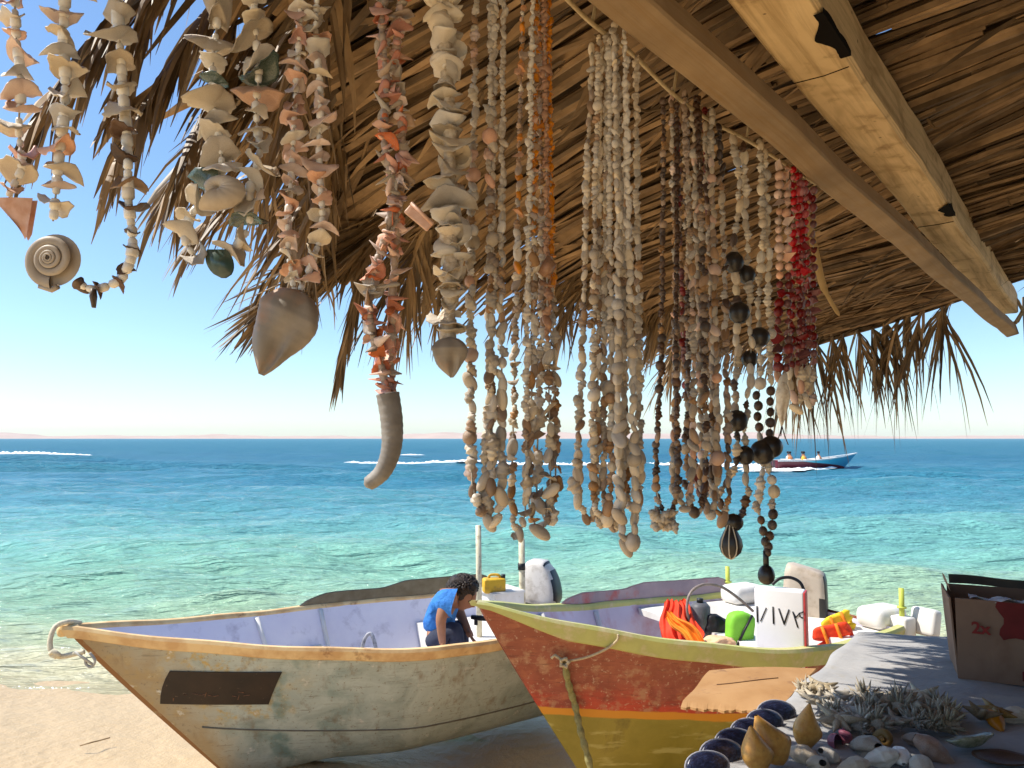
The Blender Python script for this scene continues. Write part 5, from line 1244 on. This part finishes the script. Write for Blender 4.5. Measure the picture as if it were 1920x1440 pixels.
string(B_, 'dark brown necklace with pink-grey shells left of the tangled brown bunch', 'necklace', loop(1258,1284,172,1282,955,17,1268,1300), 1.31, pk(20,27,lt,CW), NG, None, 62, 'shell_bead')
string(B_, 'brown mottled necklace in the middle of the tangled brown bunch', 'necklace', loop(1284,1306,178,1306,968,16,1292,1322), 1.34, pk(20,27,dk,NS), NG, None, 63, 'shell_bead')
string(B_, 'grey-brown necklace of ring-like shells in the tangled brown bunch', 'necklace', loop(1300,1334,208,1330,966,16,1314,1344), 1.36, pk(21,28,lt,[(4,'cowrie'),(1,'bead')]), NG, None, 64, 'shell_bead')
string(B_, 'pale brown necklace at the right of the tangled brown bunch', 'necklace', loop(1322,1350,238,1352,975,15,1336,1362), 1.39, pk(20,27,[(2,M_sh_grey),(2,M_sh_brown),(1,M_sh_dark)],CW), NG, None, 65, 'shell_bead')
string(B_, 'reddish brown necklace behind the tangled brown bunch', 'necklace', loop(1268,1320,200,1318,930,20,1282,1338), 1.42, pk(19,25,[(3,M_sh_brown),(2,M_garnet)],NS), NG, None, 66, 'shell_bead')
# necklace with big black seeds and the striped pendant
def pk_seed(i, u, rr):
    if i in (11, 15, 24, 33, 39, 47, 54): return ('bead', M_seed, 42, 30, 0)
    return (choose(rr, [(1,'cowrie'),(1,'nassa')]), choose(rr, [(3,M_sh_grey),(2,M_sh_cream),(2,M_sh_dark)]), 23*rr.uniform(.85,1.2), 22, .1)
n11 = string(B_, 'necklace with big black seeds and a striped black teardrop pendant', 'necklace', [(1376,262),(1386,360),(1376,480),(1384,600),(1378,720),(1382,860),(1352,925),(1358,968),(1372,980),(1392,968),(1400,905),(1396,800),(1408,690),(1404,570),(1398,420),(1392,268)], 1.47, pk_seed, NG, None, 67, 'shell_bead')
mb = MB(); c = P(1370,1016,1.47); s_ = 1.47/FPX
prof = [(0,34),(7,30),(14,18),(21,4),(23,-8),(19,-20),(11,-27),(0,-31)]
def fnp(i, j):
    f_ = j*(len(prof)-1); a_ = min(int(f_), len(prof)-2); rd = lerp(prof[a_][0], prof[a_+1][0], f_-a_); z = lerp(prof[a_][1], prof[a_+1][1], f_-a_); a = 6.2832*i
    rd *= 1-.1*abs(math.sin(a*2.5)); return c+V((rd*math.cos(a), rd*math.sin(a)*.8, z))*s_
mb.grid(fnp, 30, 15, True); sd_ = mb.build('teardrop_pendant', M_seed, n11)
mb = MB()
for a in (-1.95, -1.3, -2.6): mb.tube([c+V((prof[k][0]*math.cos(a)*1.0, prof[k][0]*math.sin(a)*.82, prof[k][1]))*s_*1.02 for k in range(len(prof))], .0014, 5)
mb.build('stripe', M_seed_str, sd_)
n12 = string(B_, 'pale doubled necklace with two black seeds and a black ball hanging lowest', 'necklace', [(1424,272),(1430,400),(1424,560),(1426,680),(1420,790),(1430,860),(1422,930),(1428,990),(1438,1040),(1446,990),(1450,920),(1440,860),(1446,780),(1444,680),(1440,540),(1438,400),(1432,278)], 1.53, lambda i, u, rr: (('bead', M_sh_dark, 20, 20, .05) if .3 < u < .36 or .64 < u < .7 or .45 < u < .55 else (choose(rr, NS), choose(rr, [(3,M_sh_cream),(2,M_sh_grey)]), 22*rr.uniform(.85,1.2), 22, .1)), NG, None, 68, 'shell_bead')
for x, y, rd in ((1430,848,23),(1446,838,21),(1424,632,19)):
    mb = MB(); c = P(x, y, 1.5); mb.grid(lambda i, j: c+V((math.sin(math.pi*j)*math.cos(6.2832*i)*(1+.05*math.cos(25*i)), math.sin(math.pi*j)*math.sin(6.2832*i), math.cos(math.pi*j)))*rd*1.5/FPX, 20, 12, True); mb.build('black_seed', M_seed, n12)
mb = MB(); c = P(1437,1080,1.53); mb.grid(lambda i, j: c+V((math.sin(math.pi*j)*math.cos(6.2832*i)*.85*(1+.05*math.cos(31*i)), math.sin(math.pi*j)*math.sin(6.2832*i)*.85, math.cos(math.pi*j)*(1.15 if j < .5 else .9)))*18*1.53/FPX, 20, 12, True)
mb.tube([c+V((0,0,.02)), c+V((0,0,.05))], .006, 8); mb.build('black_ball', M_seed, n12)
# red coral necklaces
def pk_coral(sw, lowmat, topmat, size):
    def f(i, u, rr):
        h = 1-abs(u-.5)*2
        if h > sw: return (choose(rr, [(2,'cowrie'),(1,'nassa')]), M_sh_cream if rr.random() < .7 else M_sh_pink, size*1.5, size*1.45, .1)
        return (('bead' if rr.random() < .6 else 'chip%d' % rr.randint(1,3)), topmat if h < .5 else lowmat, size*rr.uniform(.8,1.2), size*.98, .1)
    return f
string('coral_necklace', 'dark red necklace ending in a long pale spindle shell, leftmost of the red ones', 'necklace', loop(1462,1476,312,1468,722,10,1462,1480), 1.62, pk_coral(.93, M_garnet, M_sh_pink, 18), NG, None, 71, 'bead')
mb = MB(); conch(mb, P(1469,715,1.62), P(1465,800,1.62), 26*1.62/FPX, lip=False); mb.build('spindle_pendant', M_sh_cream, bpy.data.objects['coral_necklace'])
mb = MB()
for dx, dy in ((-8,28), (12,36), (-2,20)): mb.tube([P(1466,798,1.62), P(1466+dx*.4,798+dy*.5,1.62), P(1466+dx,798+dy,1.62)], .0012, 4)
mb.build('thread_tails', M_sh_dark, bpy.data.objects['coral_necklace'])
string('coral_necklace', 'bright scarlet bead necklace with cream cowries at its foot', 'necklace', loop(1488,1500,318,1494,768,11,1484,1504), 1.66, pk_coral(.84, M_garnet, M_redbead, 16), NG, None, 72, 'bead')
string('coral_necklace', 'scarlet and dark red necklace hanging just right of the brightest scarlet one', 'necklace', loop(1496,1508,330,1506,742,9,1498,1514), 1.67, pk_coral(.86, M_garnet, M_redbead, 16), NG, None, 73, 'bead')
string('coral_necklace', 'dark red necklace at the far right end of the hanging line', 'necklace', loop(1508,1524,350,1516,765,11,1504,1526), 1.7, pk_coral(.85, M_garnet, M_garnet, 17), NG, None, 74, 'bead')

# ================================================================== TABLE
TZ = 1.3
LF, LN, RN, RF = V((1.70,3.76,TZ)), V((.40,1.98,TZ)), V((1.75,1.1,TZ)), V((3.35,3.3,TZ))
def quad(u, v_, z=0): 
    p = LF.lerp(RF, u).lerp(LN.lerp(RN, u), v_); p.z = TZ+z; return p
cen = quad(.5,.5); tb = empty('display_table', V((cen.x, cen.y, .55))); tag(tb, 'stall table under the blue grey cloth', 'table')
mb = MB(); n = 2; top = [quad(u, v_, -.012) for u in (.02,.98) for v_ in (.02,.98)]; bot = [p-V((0,0,.035)) for p in top]
mb.add(top+bot, [(0,1,3,2),(4,6,7,5),(0,4,5,1),(1,5,7,3),(3,7,6,2),(2,6,4,0)]); mb.build('tabletop', M_wood2, tb, smooth=False)
for u, v_ in ((.06,.06),(.94,.06),(.06,.9),(.94,.9)):
    p = quad(u, v_); zg_ = sand_h(p.x, p.y)-.05
    mb = MB(); mb.box(V((p.x, p.y, (TZ-.047+zg_)/2)), (.055,.055,TZ-.047-zg_)); mb.build('leg', M_wood2, tb, smooth=False)
mb = MB(); nu, nv = 56, 46
def cl(i, j):
    u, v_ = -.09+i*1.13, -.06+j*1.1; p = quad(u, v_)
    du = max(0, -u)*2.2+max(0, u-1)*2; dv = max(0, -v_)*2.3
    p2 = quad(max(u, 0)*.999-.004, max(v_, -.004)); dr = du+dv
    if dr > 0: p2 += (p-p2)*.16
    p2.z = TZ+.006+.0022*math.sin(u*31+v_*11)+.002*math.sin(v_*37-u*13)+.003*math.sin(u*9-v_*7)-dr*.85 + (.02*math.sin(v_*40)*0)
    if dr > 0: p2.x += .012*math.sin(v_*26+u*5); p2.y += .012*math.sin(u*22)
    return p2
mb.grid(cl, nu, nv)
m, nt, b = new_mat('blue_grey_cloth'); vec = coords(nt)
c = ramp(nt, noise(nt, vec, 4, 5), [(.3, (.4,.385,.37)), (.6, (.33,.325,.325)), (.75, (.44,.41,.37))])
c = mix(nt, ramp(nt, noise(nt, vec, 9, 6, .7), [(.58, (0,0,0)), (.72, (.7,.7,.7))]), c, (.33,.3,.25))
nt.links.new(c, b.inputs['Base Color']); b.inputs['Roughness'].default_value = .9; b.inputs['Specular IOR Level'].default_value = .15
bump(nt, b, noise(nt, coords(nt, (1,2,1)), 22, 5), .6, .01)
tag(mb.build('tablecloth', m), 'blue grey cloth spread over the stall table, sunlit along its left edge', 'tablecloth')

# torn piece of cardboard sticking out beyond the left edge of the table
mb = MB(); A_, B2, C_, D_ = PZ(1330,1257,1.235), PZ(1530,1252,1.25), PZ(1462,1325,1.25), PZ(1275,1322,1.215)
def cbf(i, j): 
    p = A_.lerp(B2, i).lerp(D_.lerp(C_, i), j); p.z += .012*math.sin(i*3.1)*math.sin(j*3+.5)+.004*math.sin(j*9+i*4); 
    if j > .97: p += V((.0,-.012-.012*math.sin(i*47)*math.sin(i*19),-.004))
    return p
mb.grid(cbf, 40, 12); k = len(mb.v); mb.grid(lambda i, j: cbf(1-i, j)-V((0,0,.009)), 40, 12)
nu, nv = 40, 12; ring = [i*nv for i in range(nu)]+[(nu-1)*nv+j for j in range(1, nv)]+[i*nv+nv-1 for i in range(nu-2, -1, -1)]+[j for j in range(nv-2, 0, -1)]
mir = lambda q: k+(nu-1-q//nv)*nv+q % nv
for a_ in range(len(ring)): q0_, q1_ = ring[a_], ring[(a_+1) % len(ring)]; mb.f.append([q0_, q1_, mir(q1_), mir(q0_)]); mb.m.append(0)
tag(mb.build('cardboard_sheet', M('brown_cardboard', (.4,.225,.095), (.34,.18,.07), .85, 8, bmp=.3, bdist=.006, dirt=(.25,.13,.06), dscale=12, dlo=.6, dhi=.7), smooth=False), 'torn brown cardboard sheet jutting from the left edge of the table in sunlight', 'cardboard')

mb = MB(); pts = [cbf(q, .38+.1*math.sin(q*4+.5))+V((0,0,.0015)) for q in np.linspace(.2, .75, 18)]; mb.tube(pts, .0022, 5); mb.build('crease', M('dark_crease', (.12,.06,.03), None, .9), bpy.data.objects['cardboard_sheet'])
tw = [PZ(150,1398,-.22), PZ(168,1393,-.2), PZ(188,1388,-.215), PZ(206,1383,-.22)]; mb = MB(); mb.tube(smooth_path(tw, 4), .006, 6); tag(mb.build('twig', M_wood2), 'thin twig lying on the sand left of the grey boat', 'twig')
# cardboard box
bc = PZ(1797,1272,TZ+.012); yaw = rad(-25); rot = Matrix.Rotation(yaw, 3, 'Z'); bw_, bd_, bh_ = .46, .32, .31
t = empty('cardboard_box', bc); tag(t, 'open brown cardboard box with red print standing on the table', 'box')
L3 = lambda x, y, z: bc+rot @ V((x, y, z))
M_card = M('dull_cardboard', (.27,.165,.11), (.22,.13,.085), .85, 6, bmp=.2, dirt=(.2,.11,.07), dscale=6, dlo=.55, dhi=.75)
mb = MB(); th = .006; fl = -.012
def wall(x0, y0, x1, y1, flare):
    n = 8; dx, dy = x1-x0, y1-y0; L_ = math.hypot(dx, dy); nx, ny_ = dy/L_, -dx/L_; vs = []
    for i in range(n+1):
        for z in (0, bh_*.5, bh_):
            o = flare*z/bh_+.0012*math.sin(i*1.7+z*9); q = L3(x0+dx*i/n+nx*o, y0+dy*i/n+ny_*o, z); vs.append(q)
    inn = [q-rot @ V((nx*th, ny_*th, 0)) for q in vs]; m_ = len(vs); fs = []
    for i in range(n):
        for j in range(2): a_ = i*3+j; fs += [(a_, a_+3, a_+4, a_+1), (m_+a_+1, m_+a_+4, m_+a_+3, m_+a_)]
        a_ = i*3+2; fs.append((a_, a_+3, m_+a_+3, m_+a_))
    fs += [(0,1,m_+1,m_), (1,2,m_+2,m_+1), (n*3+1,n*3,m_+n*3,m_+n*3+1), (n*3+2,n*3+1,m_+n*3+1,m_+n*3+2)]
    mb.add(vs+inn, fs)
wall(0, 0, bw_, 0, .004); wall(bw_, 0, bw_, bd_, .004); wall(bw_, bd_, 0, bd_, .01); wall(0, bd_, 0, 0, .022)
mb.box(L3(bw_/2, bd_/2, .004), (bw_-.02, bd_-.02, .006), rot)
mb.build('box_body', M_card, t, smooth=False)
mb = MB(); mb.grid(lambda i, j: L3(-.004-.024*j+.01*j*j, bd_*(.12+.8*i), bh_+.003+.055*j-.02*j*abs(i-.6)), 8, 5); mb.build('torn_flap', M_card, t)
mb = MB(); mb.grid(lambda i, j: L3(.01+.44*i, bd_+.006+.02*j, bh_+.002+.036*j*(1-.2*i)+.003*math.sin(i*9)), 14, 4); mb.build('back_flap', M('dark_cardboard', (.09,.075,.055), (.06,.05,.04), .85, 8), t)
mb = MB(); rr_ = random.Random(5); mb.grid(lambda i, j: L3(.05+.4*i, .0+.05*j+.008*math.sin(i*19), bh_+.002+.011*math.sin(i*23+j*5)*math.sin(j*4+1)), 30, 6); mb.build('torn_tape', M('white_plastic', (.62,.62,.68), (.5,.5,.56), .4, 20), t)
mb = MB()
mb.grid(lambda i, j: L3(.155+.3*i-.012*math.sin(j*9)-.012*j, -.0065-.004*(.165+.135*j)/bh_-.004*abs(math.sin(i*2)), .165+.145*j+.012*math.sin(i*11)*(1-j)-.05*max(0,i-.5)), 16, 8)
mb.grid(lambda i, j: L3(.21+.25*i, -.0065-.005*(.04+.08*j)/bh_-.004, .02+.09*j*(.4+.6*i)), 10, 5)
mb.build('red_print', M('faded_red_print', (.17,.02,.018), (.12,.016,.014), .8, 12), t)
cu = bpy.data.curves.new('print_text', 'FONT'); cu.body = '2x'; cu.size = .062; cu.extrude = .0006; cu.offset = .0016
tmp = bpy.data.objects.new('print_text', cu); col.objects.link(tmp); dg = bpy.context.evaluated_depsgraph_get(); dg.update()
me = bpy.data.meshes.new_from_object(tmp.evaluated_get(dg)); bpy.data.objects.remove(tmp)
M4 = rot @ Matrix(((1,0,0),(0,0,-1),(0,1,0)))
me.transform(M4.to_4x4()); p0 = L3(.05, -.0125, .183)-bc
for v in me.vertices: v.co += p0
me.materials.clear(); me.materials.append(M('red_ink', (.26,.03,.025), None, .8)); link('printed_text', me, t)

# things laid out on the table
TG = 'shells laid out on the table'
def put(name, kind, mats, x, y, size, label, rot=None, sq=(1,1,1), lift=0, seed=0, grp=TG, cat='shell'):
    rr = random.Random(seed or int(x*7+y)); p = PZ(x, y, TZ+.01); p.z += lift
    rot = rot if rot is not None else Matrix.Rotation(rr.uniform(0, 6.28), 3, 'Z')
    sz = size*p.y/FPX; o = inst(name, shell_mesh(kind, mats), None, p, rot, (sz*sq[0], sz*sq[1], sz*sq[2])); WL[o.name] = V(p); tag(o, label, cat, grp); return o
M_mus = M('navy_mussel', (.018,.02,.05), (.01,.011,.026), .3, 12, spec=.5, dirt=(.05,.07,.16), dscale=16, dlo=.5, dhi=.72)
M_rim = M('pale_mussel_rim', (.42,.42,.46), (.3,.3,.36), .5, 30)
for k, (x, y, sz, lb) in enumerate(((1452,1346,66,'navy mussel shell at the far end of the dark row'), (1430,1362,62,'navy mussel shell second from the far end of the dark row'), (1402,1380,64,'navy mussel shell third from the far end of the dark row'), (1374,1400,66,'navy mussel shell third from the near end of the dark row'), (1348,1422,70,'navy mussel shell second from the near end of the dark row'), (1322,1446,72,'navy mussel shell at the near end of the dark row'))):
    put('mussel_shell', 'dome', (M_mus, M_rim), x, y, sz, lb, V((.3,-.86,.42)).to_track_quat('Z', 'Y').to_matrix(), (1.2,.8,.42), .012, grp='navy mussel shells in a row on the table edge')
M_yc = M('orange_yellow_conch', (.68,.36,.08), (.58,.26,.05), .38, 9, bmp=.15, bdist=.002, spec=.5, dirt=(.38,.17,.05), dscale=12, dlo=.55, dhi=.78)
def cone_rot(a, b_): return Matrix.Rotation(rad(a), 3, 'Y') @ Matrix.Rotation(rad(b_), 3, 'X')
put('yellow_conch', 'knob', M_yc, 1420, 1450, 90, 'orange yellow conch nearest the table edge', cone_rot(-8, 5), (.86,.86,1.0), -.004, grp='orange yellow conches')
put('yellow_conch', 'knob', M_yc, 1462, 1436, 100, 'orange yellow conch in the middle of the three, tallest', cone_rot(-24, 0), (.9,.9,1.0), -.004, grp='orange yellow conches')
put('yellow_conch', 'knob', M_yc, 1502, 1404, 86, 'orange yellow conch furthest right of the three, beside the spiny shells', cone_rot(10, 5), (.8,.8,1.0), -.004, grp='orange yellow conches')
M_spn = M('bleached_spiny_shell', (.5,.44,.34), (.36,.3,.22), .6, 40, bmp=.3, bdist=.002, rnd=.35)
M_spd = M('brown_spiny_shell', (.28,.19,.1), (.2,.13,.07), .55, 40, rnd=.3)
rr = random.Random(77); sp = []
for row, (y0, x0, x1, n, sz) in enumerate(((1312,1500,1560,3,62), (1328,1520,1770,8,62), (1348,1545,1790,8,66), (1368,1560,1800,7,66), (1352,1820,1880,2,64))):
    for k in range(n):
        x = lerp(x0, x1, (k+.5)/n)+rr.uniform(-7,7); y = y0+rr.uniform(-5,5); kind = rr.choice(('spiny1','spiny2','star1','star2','star3'))
        sp.append((x, y, kind, sz*rr.uniform(.85,1.25)))
rows = 'furthest', 'second', 'third', 'nearest'
for k, (x, y, kind, sz) in enumerate(sp):
    if kind.startswith('spiny'): lb = 'bleached spiny shell, one of the bristling heap on the cloth'; g_ = 'spiny shells heaped on the table'
    else: lb = 'bleached star-shaped shell with curved points in the heap on the cloth'; g_ = 'star-shaped shells heaped on the table'
    if x > 1815: lb = 'brown spiny shell %s right of the bleached heap' % ('just' if x < 1850 else 'further'); g_ = None
    o = put('spiny_shell' if kind.startswith('spiny') else 'star_shell', kind, M_spd if x > 1815 else M_spn, x, y, sz, lb, Matrix.Rotation(rr.uniform(0,6.28), 3, 'Z') @ Matrix.Rotation(rr.gauss(0,.3), 3, 'X'), (1,1,1.1), .016+rr.uniform(0,.014), grp=g_)
put('turban_shell', 'spiral', M('purple_shell', (.33,.1,.14), (.22,.06,.09), .5, 30), 1582, 1392, 50, 'dusky purple shell in front of the bleached heap', cone_rot(10, -25), lift=.012, grp=None)
tl = [(1532,1446,58,'grey knobbly shell at the very front between two grey turbans'), (1650,1432,62,'knobbly grey shell just right of the big mottled round one'), (1728,1450,60,'pale knobbly shell at the front edge under the rusty one'), (1512,1428,60,'grey turban shell beside the middle orange conch'), (1556,1428,52,'pale grey turban shell at the front, second from the conches'), (1622,1412,76,'big mottled round shell at the front centre of the table'), (1600,1448,56,'pale turban shell at the front, below the big mottled one'), (1690,1430,54,'small pale shell at the front, left of the rusty round one'), (1752,1418,70,'rusty brown round shell left of the glossy green dish'), (1660,1398,46,'small brown whorled shell behind the big mottled one'), (1712,1396,44,'brown whorled shell behind the rusty round one'), (1902,1352,58,'pale round shell near the right edge by the box'), (1868,1362,44,'tan round shell beside the brown spiny one')]
mt = [M_sh_grey, M_sh_cream, M_sh_grey, M_sh_grey, M_sh_grey, M('mottled_shell', (.42,.36,.28), (.2,.14,.1), .5, 120), M_sh_grey, M_clear, M('rusty_shell', (.36,.24,.17), (.22,.13,.09), .5, 60), M_spd, M_sh_brown, M_sh_grey, M_sh_orange]
for k, (x, y, sz, lb) in enumerate(tl): put('turban_shell', 'lump%d' % (k % 4) if k != 9 else 'spiral', mt[k], x, y, sz*.95, lb, Matrix.Rotation(k*1.3, 3, 'Z') @ Matrix.Rotation(rad(60+9*(k % 4)), 3, 'X'), lift=.016, grp=TG)
put('abalone_shell', 'dish', M('glossy_green_shell', (.2,.19,.1), (.34,.32,.22), .2, 14, spec=.7), 1822, 1408, 100, 'glossy green dish shaped shell at the front right', Matrix.Rotation(rad(20), 3, 'Z') @ Matrix.Rotation(rad(-22), 3, 'X'), lift=.014, grp=None)
put('flat_shell', 'dish', M_sh_dark, 1880, 1432, 110, 'dark flat shell at the right front corner', Matrix.Rotation(rad(-10), 3, 'Z'), (1,1,.6), .004, grp=None)
put('flat_shell', 'dish', M_sh_cream, 1556, 1368, 60, 'cream flat shell between the conches and the bleached heap', Matrix.Rotation(rad(30), 3, 'Z') @ Matrix.Rotation(rad(20), 3, 'X'), lift=.012, grp=None)

# ---- the air over the sea
mb = MB(); mb.box(V((0,2800,48)), (24000,11600,102)); m = bpy.data.materials.new('sea_air'); m.use_nodes = True; nt = m.node_tree; nt.nodes.clear()
out = nt.nodes.new('ShaderNodeOutputMaterial'); pv = nt.nodes.new('ShaderNodeVolumePrincipled'); pv.inputs['Color'].default_value = (.95,.96,1,1); pv.inputs['Density'].default_value = HAZE
nt.links.new(pv.outputs[0], out.inputs['Volume']); m.cycles.homogeneous_volume = True
tag(mb.build('haze', m, smooth=False), None, None, kind='stuff')
# ================================================================== LIGHT, SKY, CAMERA
SUN = V((-.61, .03, .79)).normalized()
elev = math.asin(SUN.z); az = math.atan2(SUN.x, SUN.y)
l = bpy.data.lights.new('sun', 'SUN'); l.energy = 5.0; l.angle = rad(.53); l.color = (1, .94, .84)
so = bpy.data.objects.new('sun', l); col.objects.link(so); so.rotation_euler = SUN.to_track_quat('Z', 'Y').to_euler(); so.location = (-10, 0, 12)
w = bpy.data.worlds.new('World'); sc.world = w; w.use_nodes = True; nt = w.node_tree; nt.nodes.clear()
out = nt.nodes.new('ShaderNodeOutputWorld'); bg = nt.nodes.new('ShaderNodeBackground'); sky = nt.nodes.new('ShaderNodeTexSky')
sky.sky_type = 'NISHITA'; sky.sun_disc = False; sky.sun_elevation = elev; sky.sun_rotation = az; sky.air_density = 1.0; sky.dust_density = .25; sky.ozone_density = 3.0; sky.altitude = 0
nt.links.new(mix(nt, 1.0, sky.outputs[0], (.92,1.03,1.09), 'MULTIPLY'), bg.inputs[0]); bg.inputs[1].default_value = .13; nt.links.new(bg.outputs[0], out.inputs[0])
cd_ = bpy.data.cameras.new('camera'); cam = bpy.data.objects.new('camera', cd_); col.objects.link(cam)
cam.location = (0, 0, H); cam.rotation_euler = (math.pi/2+PITCH, 0, 0); cd_.sensor_width = 36; cd_.lens = 36*FPX/1920; cd_.clip_start = .02; cd_.clip_end = 40000
sc.camera = cam
sc.view_settings.view_transform = 'Standard'; sc.view_settings.look = 'None'; sc.view_settings.gamma = 1; sc.view_settings.exposure = .48
sc.cycles.use_denoising = True; sc.cycles.max_bounces = 8; sc.cycles.diffuse_bounces = 5; sc.cycles.transparent_max_bounces = 12
